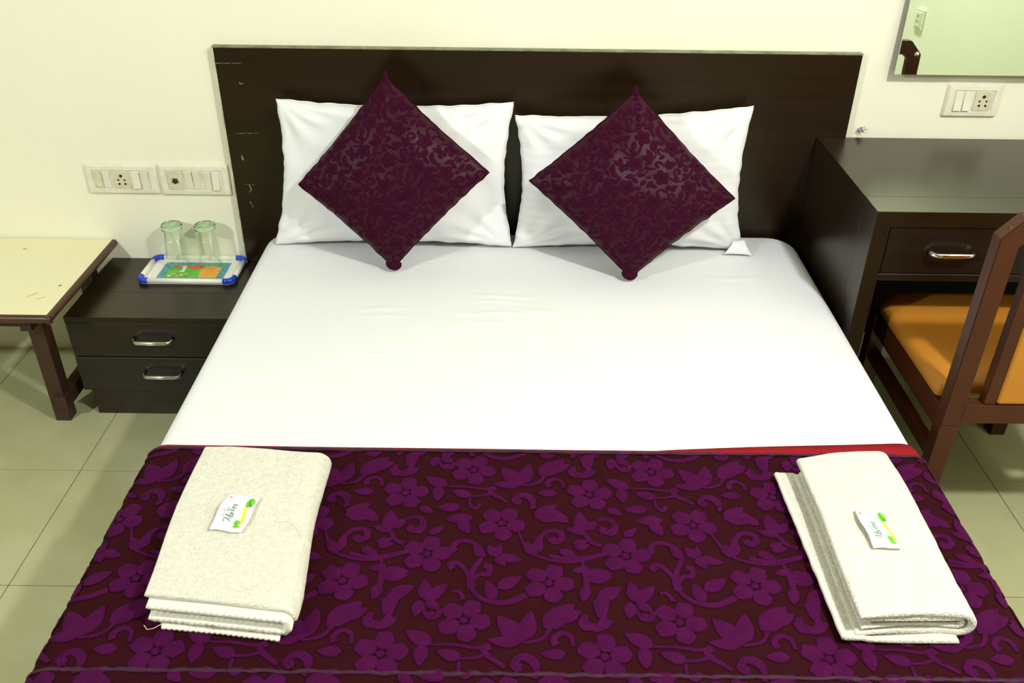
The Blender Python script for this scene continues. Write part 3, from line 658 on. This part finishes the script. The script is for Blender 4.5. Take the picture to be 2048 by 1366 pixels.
# pen strokes of "AloeVera": unit-height letters along x
LET = {'A': (0.95, [[(-.25, .72), (-.18, .98), (.15, 1.0), (.55, .98)], [(.05, 0.02), (.25, .35), (.5, .98)], [(.5, .98), (.58, .5), (.68, .0)], [(.2, .36), (.62, .38)]]),
       'l': (0.28, [[(.05, .1), (.22, .6), (.24, 1.0), (.12, .9), (.06, .3), (.12, 0.0), (.26, .1)]]),
       'o': (0.42, [[(.22, .48), (.06, .35), (.06, .1), (.2, 0.0), (.34, .15), (.33, .38), (.2, .48)]]),
       'e': (0.40, [[(.06, .22), (.3, .3), (.3, .46), (.14, .46), (.05, .2), (.16, 0.0), (.34, .1)]]),
       'V': (0.72, [[(-.1, .8), (.05, 1.0), (.2, .9), (.26, .4), (.32, .02)], [(.32, .02), (.46, .5), (.6, .98), (.74, 1.0)]]),
       'r': (0.34, [[(.06, .46), (.1, .0)], [(.08, .25), (.18, .45), (.32, .46)]]),
       'a': (0.45, [[(.34, .42), (.16, .48), (.05, .2), (.14, 0.0), (.3, .15), (.35, .45)], [(.35, .45), (.36, .06), (.46, .05)]])}
def sachet(c, ang, wl, hl, z, label, bow, mir=1):
    """wl along the lettering, hl across it; ang turns the lettering direction in the bed plane"""
    ca, sa = math.cos(ang), math.sin(ang)
    def mp(x, y, h): 
        k = (1 - (2 * x / wl) ** 2) * (1 - (2 * y / hl) ** 2)
        zz = z + 0.0012 + bow * max(k, 0) + 0.0060 * max(0, (y / hl) * 2) ** 2 * (0.5 + 0.5 * math.cos(x * 50))
        y = y * (1 - 0.06 * (2 * x / wl) ** 2) + 0.0012 * math.sin(x * 90); x = x + 0.0015 * math.sin(y * 110)
        return Vector((c[0] + x * ca - y * sa, c[1] + x * sa + y * ca, zz + h))
    t = thing('soap_sachet', (c[0], c[1], z), label, 'soap packet', 'soap sachets on the towels')
    n, m_ = 26, 18; bm = bmesh.new()
    def edge(x): return 0.0006 * math.sin(x * 2600)
    T = [[bm.verts.new(mp(-wl / 2 + wl * i / n, -hl / 2 + hl * j / m_, 0)) for j in range(m_ + 1)] for i in range(n + 1)]
    B = [[bm.verts.new(Vector((mp(-wl / 2 + wl * i / n, -hl / 2 + hl * j / m_, 0).x, mp(-wl / 2 + wl * i / n, -hl / 2 + hl * j / m_, 0).y, mp(-wl / 2 + wl * i / n, -hl / 2 + hl * j / m_, 0).z - 0.0012 - 1.2 * bow * max((1 - (2 * i / n - 1) ** 2) * (1 - (2 * j / m_ - 1) ** 2), 0)))) for j in range(m_ + 1)] for i in range(n + 1)]
    for i in range(n):
        for j in range(m_): bm.faces.new((T[i][j], T[i + 1][j], T[i + 1][j + 1], T[i][j + 1])); bm.faces.new((B[i][j], B[i][j + 1], B[i + 1][j + 1], B[i + 1][j]))
    for i in range(n):
        for j in (0, m_): bm.faces.new((T[i][j], T[i + 1][j], B[i + 1][j], B[i][j]))
    for j in range(m_):
        for i in (0, n): bm.faces.new((T[i][j], T[i][j + 1], B[i][j + 1], B[i][j]))
    obj('wrapper', bm, M['packet'], t, smooth=True)
    bm = bmesh.new(); x = -wl * 0.27; sc = hl * 0.235
    for ch in 'AloeVera':
        w_, st = LET[ch]
        for s_ in st: stroke([(x + p[0] * sc * 0.78 + p[1] * sc * 0.12, hl * 0.02 + p[1] * sc) for p in s_], sc * 0.042, mp, bm)
        x += w_ * sc * 0.78
    obj('lettering', bm, M['ink_green'], t)['label'] = 'green lettering AloeVera'
    bm = bmesh.new()
    stroke([(-wl * .20 + k * 0.0026, hl * .32 + 0.0024 * math.sin(k * 2.1)) for k in range(11)], 0.00022, mp, bm)
    stroke([(-wl * .17, hl * .27), (-wl * .155, hl * .36), (-wl * .12, hl * .34)], 0.0002, mp, bm); stroke([(-wl * .02, hl * .26), (0.0, hl * .37), (wl * .03, hl * .33)], 0.0002, mp, bm)
    obj('small_script', bm, M['ink_grey'], t)
    bm = bmesh.new()
    stroke([(-wl * .30, -hl * .34), (-wl * .1, -hl * .30), (wl * .1, -hl * .27), (wl * .26, -hl * .31)], hl * 0.055, mp, bm, 0.00022)
    obj('lime_band', bm, M['ink_lime'], t)
    def blob(cx, cy, rx, ry, h=0.0003):
        bm = bmesh.new(); bm.faces.new([bm.verts.new(mp(cx + rx * math.cos(a) * (1 + .12 * math.sin(3 * a)), cy + ry * math.sin(a), h)) for a in [2 * PI * k / 16 for k in range(16)]]); return bm
    for q in ((wl * .30, -hl * .33, wl * .13, hl * .13), (-wl * .27, -hl * .20, wl * .075, hl * .10), (-wl * .37, -hl * .25, wl * .035, hl * .11)): obj('leaf_print', blob(*q), M['ink_leaf'], t)
    for k in range(5):
        bm = bmesh.new(); stroke([(wl * .19, -hl * .42), (wl * (.21 + .04 * k), -hl * (.30 - .012 * abs(k - 2))), (wl * (.20 + .055 * k), -hl * (.22 + .035 * k))], 0.0004, mp, bm, 0.0006); obj('blade_line', bm, M['ink_dark'], t)
    bm = bmesh.new(); stroke([(-wl * .37, -hl * .27), (-wl * .29, -hl * .20), (-wl * .24, -hl * .16)], 0.0004, mp, bm, 0.0006); obj('blade_line', bm, M['ink_dark'], t)
    obj('orange_mark', blob(wl * .38, hl * .36, 0.0026, 0.0034), M['ink_orange'], t)
    return t
sachet((-0.487, 1.205), math.radians(84), 0.092, 0.060, TZ + 0.0565, 'white aloe sachet with green lettering, on the ribbed-hem towel', 0.0012)
sachet((0.643, 1.178), math.radians(93), 0.094, 0.054, TZ + 0.0625, 'white aloe sachet with faint lettering, on the plump towel near the desk', 0.0012)

# ------------------------------------------------------------------ nightstand
def d_handle(cx, y, z, wd, r=0.0042, out=0.026, drop=0.0):
    h = wd / 2
    pts = [(cx - h, y, z), (cx - h, y - out * 0.55, z - drop * .3), (cx - h + 0.004, y - out * 0.85, z - drop * .7), (cx - h + 0.014, y - out, z - drop), (cx, y - out - 0.001, z - drop), (cx + h - 0.014, y - out, z - drop), (cx + h - 0.004, y - out * 0.85, z - drop * .7), (cx + h, y - out * 0.55, z - drop * .3), (cx + h, y, z)]
    return tube(pts, [r * 1.25, r * .95, r * .95, r * 1.05, r * 1.15, r * 1.05, r * .95, r * .95, r * 1.25], 10, flat=1.25)
NX0, NX1, NY0, NZ = -1.264, -0.775, 2.200, 0.340
t = thing('nightstand', ((NX0 + NX1) / 2, 2.38, 0), 'low dark laminate nightstand with two chrome-handled drawers', 'nightstand')
def notched(y0, z0, z1, ins=0.0): return prism([(NX0 + ins, y0), (NX1 - ins, y0), (NX1 - ins, HY - .002), (HX0 - .002, HY - .002), (HX0 - .002, YB - .003), (NX0 + ins, YB - .003)], 'z', z0, z1, 0.0008)
obj('carcass', notched(NY0 + 0.018, 0.088, NZ - 0.020), M['wood'], t)
obj('top_panel', notched(2.3445, NZ - 0.020, NZ), M['wood'], t)
obj('top_front_strip', bx(NX0, NX1, NY0 - 0.002, 2.344, NZ - 0.020, NZ, 0.0008, 1), M['wood'], t)
obj('plinth', notched(NY0 + 0.006, 0.0, 0.0875, 0.022), M['wood'], t)
for z0, z1, hz, hx in ((0.2075, 0.319, 0.272, -1.021), (0.0885, 0.2035, 0.156, -1.015)):
    d = obj('drawer', bx(NX0, NX1, NY0, NY0 + 0.0178, z0, z1, 0.0012, 1), M['wood_front'], t)
    h = obj('handle', d_handle(hx, NY0, hz, 0.108, 0.0042, 0.030), M['chrome'], d, smooth=True); h['label'] = 'bent chrome handle'

# ------------------------------------------------------------------ tray and glasses
TX0, TX1, TY0, TY1, T0 = -1.128, -0.832, 2.392, 2.562, NZ + 0.001
t = thing('serving_tray', ((TX0 + TX1) / 2, 2.475, NZ), 'white plastic tray with blue corners and a bright printed centre', 'tray')
obj('base', prism(rrect(TX0 + .004, TX1 - .004, TY0 + .004, TY1 - .004, 0.022), 'z', T0, T0 + 0.004, 0.0008), M['tray'], t)
CR = 0.026
def rimbar(p0, p1): return tube([p0, p1], 0.0074, 12, flat=1.1)
zr = T0 + 0.0090
obj('rim', rimbar((TX0 + CR, TY0 + .008, zr), (TX1 - CR, TY0 + .008, zr)), M['tray'], t, smooth=True); obj('rim', rimbar((TX0 + CR, TY1 - .008, zr), (TX1 - CR, TY1 - .008, zr)), M['tray'], t, smooth=True)
obj('rim', rimbar((TX0 + .008, TY0 + CR, zr), (TX0 + .008, TY1 - CR, zr)), M['tray'], t, smooth=True); obj('rim', rimbar((TX1 - .008, TY0 + CR, zr), (TX1 - .008, TY1 - CR, zr)), M['tray'], t, smooth=True)
for cx, cy, a0 in ((TX0 + CR, TY0 + CR, PI), (TX1 - CR, TY0 + CR, 1.5 * PI), (TX1 - CR, TY1 - CR, 0), (TX0 + CR, TY1 - CR, PI / 2)):
    aa = arc((cx, cy), CR - .008, a0, a0 + PI / 2, 8)
    d0 = (math.cos(a0 - PI / 2) * .009, math.sin(a0 - PI / 2) * .009); d1 = (math.cos(a0 + PI) * .009, math.sin(a0 + PI) * .009)
    aa = [(aa[0][0] + d0[0], aa[0][1] + d0[1])] + aa + [(aa[-1][0] + d1[0], aa[-1][1] + d1[1])]
    obj('corner_grip', smooth := tube([(p[0], p[1], zr + .0004) for p in aa], 0.0086, 12, flat=1.05), M['tray_blue'], t, smooth=True)['label'] = 'blue corner grip'
pz = T0 + 0.0042
def flat(pts, h0, h1): return prism(pts, 'z', h0, h1)
PX0, PX1, PY0, PY1 = -1.078, -0.876, 2.420, 2.530
pp = obj('printed_panel', flat([(PX0, PY0), (PX1, PY0), (PX1, PY1), (PX0, PY1)], pz, pz + .0003), M['p_border'], t); pp['label'] = 'printed picture with blue border'
ix0, ix1, iy0, iy1 = PX0 + .024, PX1 - .022, PY0 + .009, PY1 - .022
obj('green_field', flat([(ix0, iy0), (ix1, iy0), (ix1, iy1), (ix0, iy1)], pz + .0003, pz + .0006), M['p_green'], pp)
obj('orange_patch', flat([(ix1, iy0), (ix1, iy1 - .010), (ix1 - .035, iy1 - .002), (ix1 - .060, iy1 - .02), (ix1 - .055, iy0)], pz + .0006, pz + .0008), M['p_orange'], pp)
obj('red_patch', flat([(ix0 + .008, iy1), (ix0 + .004, iy1 - .012), (ix0 + .03, iy1 - .018), (ix0 + .055, iy1 - .012), (ix0 + .075, iy1 - .030), (ix0 + .098, iy1 - .014), (ix0 + .100, iy1)], pz + .0008, pz + .0010), M['p_red'], pp)
obj('white_patch', flat([(ix0 + .034, iy1 - .002), (ix0 + .048, iy1 - .002), (ix0 + .048, iy1 - .042), (ix0 + .033, iy1 - .044), (ix0 + .040, iy1 - .03)], pz + .0010, pz + .0012), M['p_white'], pp)
for k, (fx, fy, mm) in enumerate(((.022, .022, 'p_pink'), (.036, .012, 'p_pink'), (.046, .016, 'p_yellow'), (.060, .024, 'p_pink'), (.012, .010, 'p_yellow'))):
    obj('printed_flower', flat([(ix0 + fx + .0065 * (1 + .3 * math.cos(5 * a)) * math.cos(a), iy0 + fy + .0065 * (1 + .3 * math.cos(5 * a)) * math.sin(a)) for a in [2 * PI * q / 20 for q in range(20)]], pz + .0010, pz + .0012), M[mm], pp)
for gx, gy, lab in ((-1.034, 2.512, 'upturned clear tumbler on the tray, farther from the headboard'), (-0.934, 2.514, 'upturned clear tumbler on the tray, closer to the headboard')):
    gz = pz + 0.0006; H_ = 0.138; t = thing('drinking_glass', (gx, gy, gz), lab, 'glass', 'upturned tumblers on the tray')
    rb, rtp, th = 0.0345, 0.0315, 0.0022
    obj('glass_wall', lathe([(rb - th, gz), (rb - th / 2, gz - 0.0), (rb, gz + .001), (rtp, gz + H_ - .016), (rtp - th, gz + H_ - .016), (rb - th, gz + .001)], gx, gy, 48, closed=True), M['glass'], t, smooth=True)
    obj('glass_base', lathe([(0, gz + H_ - .0155), (rtp - .003, gz + H_ - .0155), (rtp - .0002, gz + H_ - .0145), (rtp + .0006, gz + H_ - .006), (rtp - .001, gz + H_ - .001), (rtp - .004, gz + H_), (rtp - .008, gz + H_ - .002), (rtp - .012, gz + H_ - .006), (0, gz + H_ - .007)], gx, gy, 48), M['glass_base'], t, smooth=True)['label'] = 'thick greenish base'

# ------------------------------------------------------------------ switch plates
def plate(name, x0, x1, z0, z1, mods, label, group=None, matf=None):
    """mods: list of (kind, width share)"""
    t = thing(name, ((x0 + x1) / 2, YB, z0), label, 'switch plate', group)
    fx, fz = 0.024, 0.019
    matf = matf or M['plastic']
    rings = []
    for ins, y in ((0, YB - .0005), (0, YB - .004), (.005, YB - .0105), (fx * .85, YB - .0115)):
        iz = ins * (fz / fx) if ins > .006 else ins
        rings.append([(p[0], y, p[1]) for p in rrect(x0 + ins, x1 - ins, z0 + iz, z1 - iz, max(.004 - ins, .0012), 3)])
    rings.append([(p[0], YB - .0085, p[1]) for p in rrect(x0 + fx * .88, x1 - fx * .88, z0 + fz * .88, z1 - fz * .88, .001, 3)])
    smooth_angle(obj('frame', loops(rings), matf, t), 25)
    ax0, ax1, az0, az1 = x0 + fx, x1 - fx, z0 + fz, z1 - fz
    tot = sum(m_[1] for m_ in mods); x = ax0; W_ = ax1 - ax0
    for kind, sh_ in mods:
        w_ = W_ * sh_ / tot; a, b_ = x + .0012, x + w_ - .0012; x += w_; cx, cz = (a + b_) / 2, (az0 + az1) / 2
        if kind == 'rocker':
            o_ = obj('rocker', prism([(YB - .0085, az0 + .001), (YB - .0085, az1 - .001), (YB - .0105, az1 - .001), (YB - .0125, cz), (YB - .0165, az0 + .001)], 'x', a + .0005, b_ - .0005, 0.0006), M['rocker'], t)
        elif kind == 'rocker2':
            o_ = obj('rocker', prism([(YB - .0085, az0 + .001), (YB - .0085, az1 - .001), (YB - .0160, az1 - .001), (YB - .0120, cz), (YB - .0105, az0 + .001)], 'x', a + .0005, b_ - .0005, 0.0006), M['rocker'], t)
        elif kind == 'socket':
            o_ = obj('socket_face', bx(a, b_, YB - .0118, YB - .0085, az0 + .001, az1 - .001, .0006), M['plate_old'], t)
            k = (b_ - a) / .044
            for hx, hz, r in ((0, .0115, .0042), (-.0085, .0, .0026), (.0085, .0, .0026), (-.0075, -.0110, .0031), (.0085, -.0110, .0031)):
                bm = lathe([(0, 0), (r * k, 0), (r * k, .0006), (0, .0006)], 0, 0, 14); bm.transform(Matrix.Translation((cx + hx * k, YB - .0117, cz + hz * k)) @ Matrix.Rotation(PI / 2, 4, 'X'))
                obj('pin_hole', bm, M['black'], o_)
        elif kind == 'regulator':
            o_ = obj('regulator_face', bx(a, b_, YB - .0118, YB - .0085, az0 + .001, az1 - .001, .0006), M['plate_old'], t)
            bm = lathe([(.0135, 0), (.0150, 0), (.0150, .0010), (.0135, .0010)], 0, 0, 28, closed=True); bm.transform(Matrix.Translation((cx, YB - .0117, cz)) @ Matrix.Rotation(PI / 2, 4, 'X')); obj('dial_ring', bm, M['rocker'], o_)
            pts = [(cx + (.0098 if q % 2 else .0066) * math.cos(q * PI / 5 + .3), cz + (.0098 if q % 2 else .0066) * math.sin(q * PI / 5 + .3)) for q in range(10)]
            obj('knob_stub', prism(pts, 'y', YB - .0175, YB - .0117, .0004), M['knob'], o_)['label'] = 'dark stub of a missing knob'
        elif kind == 'bell':
            o_ = obj('blank_module', bx(a, b_, YB - .0112, YB - .0085, az0 + .001, az1 - .001, .0006), M['plate_old'], t)
            obj('indicator', bx(a + (b_ - a) * .35, a + (b_ - a) * .75, YB - .0145, YB - .0111, az0 + .006, az0 + .016, .0008), M['rocker'], o_)
        elif kind == 'gap': pass
    return t
plate('switch_plate', -1.281, -1.068, 0.558, 0.651, (('bell', 1), ('rocker2', 1), ('gap', .2), ('socket', 2), ('gap', .2), ('rocker', 1), ('rocker2', 1)), 'white switch plate with socket, the one farther from the headboard', 'switch plates above the nightstand')
plate('switch_plate', -1.060, -0.852, 0.556, 0.653, (('regulator', 1.9), ('gap', .2), ('rocker2', 1), ('rocker2', 1), ('gap', .3), ('rocker2', 1), ('rocker', 1), ('gap', .2)), 'white switch plate with four rockers and a regulator beside the headboard', 'switch plates above the nightstand')
plate('switch_plate', 1.222, 1.378, 0.826, 0.920, (('rocker', 1.1), ('rocker', 1.1), ('gap', .25), ('socket', 2.3)), 'cream switch plate with two rockers and a socket above the desk, under the mirror')

# ------------------------------------------------------------------ low table
GX0, GX1, GY0, GY1, GZ = -2.30, -1.236, 2.086, 2.566, 0.405
t = thing('low_table', ((GX0 + GX1) / 2, 2.32, 0), 'low table with cream laminate top and brown wooden edge', 'table')
e = 0.013
tt = obj('table_top', bx(GX0 + e, GX1 - e, GY0 + e, GY1 - 0.003, GZ - 0.020, GZ, 0.0006, 1), M['table_top'], t); tt['label'] = 'cream laminate top'
def bull(pts2, axis, a, b_): return prism(pts2, axis, a, b_)
halfround = lambda c, s: [(c, GZ - .0003), (c + s * e * .6, GZ - .0015), (c + s * e, GZ - .008), (c + s * e, GZ - .016), (c + s * e * .6, GZ - .023), (c, GZ - .024)]
smooth_angle(obj('edging', prism(halfround(GY0 + e, -1), 'x', GX0 + .003, GX1 - .001), M['edging'], t), 50)
smooth_angle(obj('edging', prism(halfround(GX1 - e, 1), 'y', GY0 + .002, GY1), M['edging'], t), 50)
smooth_angle(obj('edging', prism(halfround(GX0 + e, -1), 'y', GY0 + .002, GY1), M['edging'], t), 50)
LW = 0.044
for lx in (GX1 - 0.118, GX0 + 0.07):
    for ly in (2.165, 2.50):
        obj('leg', bx(lx, lx + LW, ly, ly + LW, 0, GZ - .024, .002), M['rail_wood'], t)
    obj('side_apron', bx(lx + .008, lx + .040, 2.120, 2.54, GZ - .066, GZ - .0242, .0015), M['rail_wood'], t)
    obj('side_stretcher', bx(lx + LW * .45, lx + LW + .012, 2.150, 2.53, 0.052, 0.094, .002), M['rail_wood'], t)
obj('front_apron', bx(GX0 + .07, GX1 - .10, 2.128, 2.150, GZ - .056, GZ - .0242, .0015), M['rail_wood'], t)
obj('back_apron', bx(GX0 + .07, GX1 - .10, 2.52, 2.54, GZ - .056, GZ - .0242, .0015), M['rail_wood'], t)
def chip(cx, cy, l, wd, a): return prism([(cx + l * math.cos(q) * math.cos(a) - wd * math.sin(q) * math.sin(a), cy + l * math.cos(q) * math.sin(a) + wd * math.sin(q) * math.cos(a)) for q in [2 * PI * k / 10 for k in range(10)]], 'z', GZ, GZ + .0003)
for u, v, l, wd, a, mm in ((50, 498, .007, .0018, .3, 'chip'), (120, 571, .006, .0025, 1.0, 'chip'), (64, 590, .02, .004, .9, 'stain'), (82, 596, .014, .003, .5, 'stain'), (75, 612, .003, .0016, 0, 'stain')):
    p = px_on_z(u, v, GZ); obj('blemish', chip(p.x, p.y, l, wd, a), M[mm], tt)

# ------------------------------------------------------------------ desk
DX0, DX1, DY0, DZ, DT = 0.872, 1.915, 2.018, 0.768, 0.040
t = thing('desk', ((DX0 + DX1) / 2, 2.28, 0), 'dark laminate desk with mitred edges and drawers beside the bed', 'desk')
DB = HY - 0.003
def mitre_top(y0, y1): return prism([(DX0, DZ), (DX1, DZ), (DX1 - DT, DZ - DT), (DX0 + DT, DZ - DT)], 'y', y0, y1, .0008)
def mitre_side(y0, y1, s=0): 
    return prism([(DX0, 0), (DX0, DZ - .0006), (DX0 + DT - .0003, DZ - DT - .0002), (DX0 + DT - .0003, 0)] if s == 0 else [(DX1, 0), (DX1, DZ - .0006), (DX1 - DT + .0003, DZ - DT - .0002), (DX1 - DT + .0003, 0)], 'y', y0, y1, .0008)
obj('desk_top', mitre_top(2.112, DB), M['wood'], t); obj('top_front_strip', mitre_top(DY0, 2.1115), M['wood'], t)
obj('side_panel', mitre_side(2.104, DB), M['wood'], t); obj('side_front_strip', mitre_side(DY0, 2.1035), M['wood'], t)
obj('side_panel', mitre_side(DY0, DB, 1), M['wood'], t)
dxs = [DX0 + DT + .003 + k * (DX1 - DX0 - 2 * DT - .004) / 3 for k in range(4)]
for k in range(3):
    d = obj('drawer', bx(dxs[k] + .001, dxs[k + 1] - .0015, DY0 + .006, DY0 + .026, DZ - DT - .128, DZ - DT - .002, .0012, 1), M['wood_front'], t)
    h = obj('handle', d_handle((dxs[k] + dxs[k + 1]) / 2, DY0 + .006, 0.663, 0.104, .0046, .028, .0), M['chrome'], d, smooth=True); h['label'] = 'bent chrome handle'
obj('front_rail', bx(DX0 + DT, DX1 - DT, DY0 + .004, DY0 + .026, DZ - DT - .148, DZ - DT - .1295, .0008, 1), M['wood_front'], t)
obj('modesty_panel', bx(DX0 + DT, DX1 - DT, 2.40, 2.418, 0.20, DZ - DT - .002, .001, 1), M['wood_matte'], t)
obj('drawer_box', bx(DX0 + DT, DX1 - DT, DY0 + .027, 2.398, DZ - DT - .140, DZ - DT - .002), M['wood'], t)
# stub left of a wall fitting, above the desk
p = Vector((1.003, YB, 0.787)); t = thing('wall_plug', p, 'small grey blue broken plastic wall plug above the desk corner', 'wall plug')
bm = tube([(p.x - .004, YB - .001, .782), (p.x, YB - .010, .787), (p.x + .003, YB - .016, .790)], [.006, .0065, .004], 7); obj('stub', bm, M['wire'], t)
for q in range(6):
    a = q * 1.05; obj('torn_tab', tube([(p.x, YB - .010, .788), (p.x + .009 * math.cos(a), YB - .013, .788 + .008 * math.sin(a)), (p.x + .012 * math.cos(a + .2), YB - .016, .788 + .0115 * math.sin(a + .2))], [.0022, .002, .0008], 5), M['wire'], t)

# ------------------------------------------------------------------ chair
CX0, CX1, CY, CT = 0.992, 1.462, 1.722, 0.036
t = thing('desk_chair', ((CX0 + CX1) / 2, 1.9, 0), 'red brown wooden chair with mustard padded seat and back at the desk', 'chair')
zt, zc, sw = 0.902, 0.855, 0.043
outer = [(CX0, .38), (CX0, zc), (CX0 + .042, zt), (CX1 - .042, zt), (CX1, zc), (CX1, .38)]
inner = [(CX0 + sw, .38), (CX0 + sw, zc - .018), (CX0 + .062, zt - .048), (CX1 - .062, zt - .048), (CX1 - sw, zc - .018), (CX1 - sw, .38)]
bm = bmesh.new(); V = {}
for nme, ring in (('o', outer), ('i', inner)):
    for y in (CY - CT, CY): V[nme, y] = [bm.verts.new((p[0], y, p[1])) for p in ring]
ya, yb3 = CY - CT, CY
for k in range(5):
    bm.faces.new((V['o', ya][k], V['o', ya][k + 1], V['i', ya][k + 1], V['i', ya][k])); bm.faces.new((V['o', yb3][k], V['i', yb3][k], V['i', yb3][k + 1], V['o', yb3][k + 1]))
    bm.faces.new((V['o', ya][k], V['o', yb3][k], V['o', yb3][k + 1], V['o', ya][k + 1])); bm.faces.new((V['i', ya][k], V['i', ya][k + 1], V['i', yb3][k + 1], V['i', yb3][k]))
for k in (0, 5): bm.faces.new((V['o', ya][k], V['i', ya][k], V['i', yb3][k], V['o', yb3][k]))
bmesh.ops.recalc_face_normals(bm, faces=bm.faces[:])
bmesh.ops.bevel(bm, geom=bm.edges[:], offset=.0018, segments=2, affect='EDGES')
obj('back_frame', bm, M['chair_wood'], t)
for xa in (CX0, CX1 - sw):
    obj('leg', bx(xa, xa + sw, CY - CT, CY, 0, .3795, .0018), M['chair_wood'], t)
    obj('leg', bx(xa, xa + sw, 2.150, 2.150 + .042, 0, .408, .0018), M['chair_wood'], t)
    obj('side_rail', bx(xa + .006, xa + .034, CY, 2.150, .352, .412, .0015), M['chair_wood'], t)
    obj('side_stretcher', bx(xa + .008, xa + .032, CY, 2.150, .262, .296, .0015), M['chair_wood'], t)
obj('front_rail', bx(CX0 + sw, CX1 - sw, 2.157, 2.185, .352, .412, .0015), M['chair_wood'], t)
obj('back_rail', bx(CX0 + sw, CX1 - sw, CY - CT + .001, CY - .002, .388, .438, .0015), M['chair_wood'], t)
for xa in (CX0 + .086, CX1 - .086 - .027): obj('back_slat', bx(xa, xa + .027, CY - .030, CY - .004, .4385, zt - .049, .0015), M['chair_wood'], t)
obj('back_pad', bx(CX0 + .1135, CX1 - .1135, CY - .034, CY + .012, .4395, zt - .050, .008, 3), M['seat'], t, smooth=False)['label'] = 'mustard padded back panel'
rg = []
for ins, z in ((.010, .412), (.001, .418), (0, .432), (.004, .444), (.014, .452), (.035, .456)):
    rg.append([(p[0], p[1], z) for p in rrect(CX0 + .004 + ins, CX1 - .004 - ins, 1.752 + ins, 2.215 - ins, [max(.012 - ins, .003)] * 2 + [max(.085 - ins, .02)] * 2, 7)])
obj('seat', loops(rg), M['seat'], t, smooth=True)['label'] = 'mustard vinyl seat pad'
for u, v, r in ((2000, 452, .0022), (2006, 470, .0016), (1912, 687, .0016), (1903, 706, .0012), (2022, 455, .002)):
    d = cam_f + cam_r * ((u - IW / 2) / FPX) - cam_u * ((v - IH / 2) / FPX); q = cam_p + d * ((CY - CT - .0002) / d.y)
    if CX0 + .002 < q.x < CX1: obj('paint_chip', bx(q.x - r, q.x + r, CY - CT - .0006, CY - CT + .0004, q.z - r * .8, q.z + r * .8, .0002, 1), M['scuff'], t)

# ------------------------------------------------------------------ mirror
MX0, MX1, MZ0, MZ1 = 1.050, 1.72, 0.953, 1.72
t = thing('wall_mirror', ((MX0 + MX1) / 2, YB, MZ0), 'frameless rectangular mirror leaning slightly off the wall above the desk', 'mirror')
tilt = 0.024
def my(z, d): return YB - 0.004 - tilt * (MZ1 - z) / (MZ1 - MZ0) - d
def mslab(x0, x1, z0, z1, d0, d1):
    return loops([[(x0, my(z0, d), z0), (x1, my(z0, d), z0), (x1, my(z1, d), z1), (x0, my(z1, d), z1)] for d in (d0, d1)])
obj('backing', mslab(MX0 + .001, MX1 - .001, MZ0 + .001, MZ1 - .001, 0.0, 0.0035), M['rail_wood'], t)
obj('mirror_pane', mslab(MX0, MX1, MZ0, MZ1, 0.0036, 0.0080), M['mirror'], t)['label'] = 'greenish reflecting pane'
for sx_, sz_ in ((MX0 + .048, MZ0 + .055), (MX1 - .048, MZ0 + .055), (MX0 + .048, MZ1 - .055), (MX1 - .048, MZ1 - .055)):
    bm = lathe([(0, .006), (.003, .0055), (.0055, .003), (.0065, 0), (0, 0)], 0, 0, 20); bm.transform(Matrix.Translation((sx_, my(sz_, .0082), sz_)) @ Matrix.Rotation(PI / 2, 4, 'X'))
    obj('mirror_screw', bm, M['chrome'], t, smooth=True)['label'] = 'round chrome screw cap'

# socket on the right-hand wall, seen only in the mirror
sy, sz = 0.34, 0.765
t = thing('wall_socket', (XR, sy, sz - .05), 'small white wall socket seen reflected in the mirror', 'socket')
obj('socket_plate', bx(XR - .012, XR - .0005, sy - .048, sy + .048, sz - .048, sz + .048, .003), M['plastic'], t)
sf = obj('socket_face', bx(XR - .017, XR - .0118, sy - .030, sy + .030, sz - .034, sz + .034, .0015), M['plastic'], t)
for dy, dz, r in ((0, .016, .0055), (-.011, -.010, .004), (.011, -.010, .004)): obj('pin_hole', bx(XR - .0176, XR - .0168, sy + dy - r, sy + dy + r, sz + dz - r, sz + dz + r, .0002, 1), M['black'], sf)
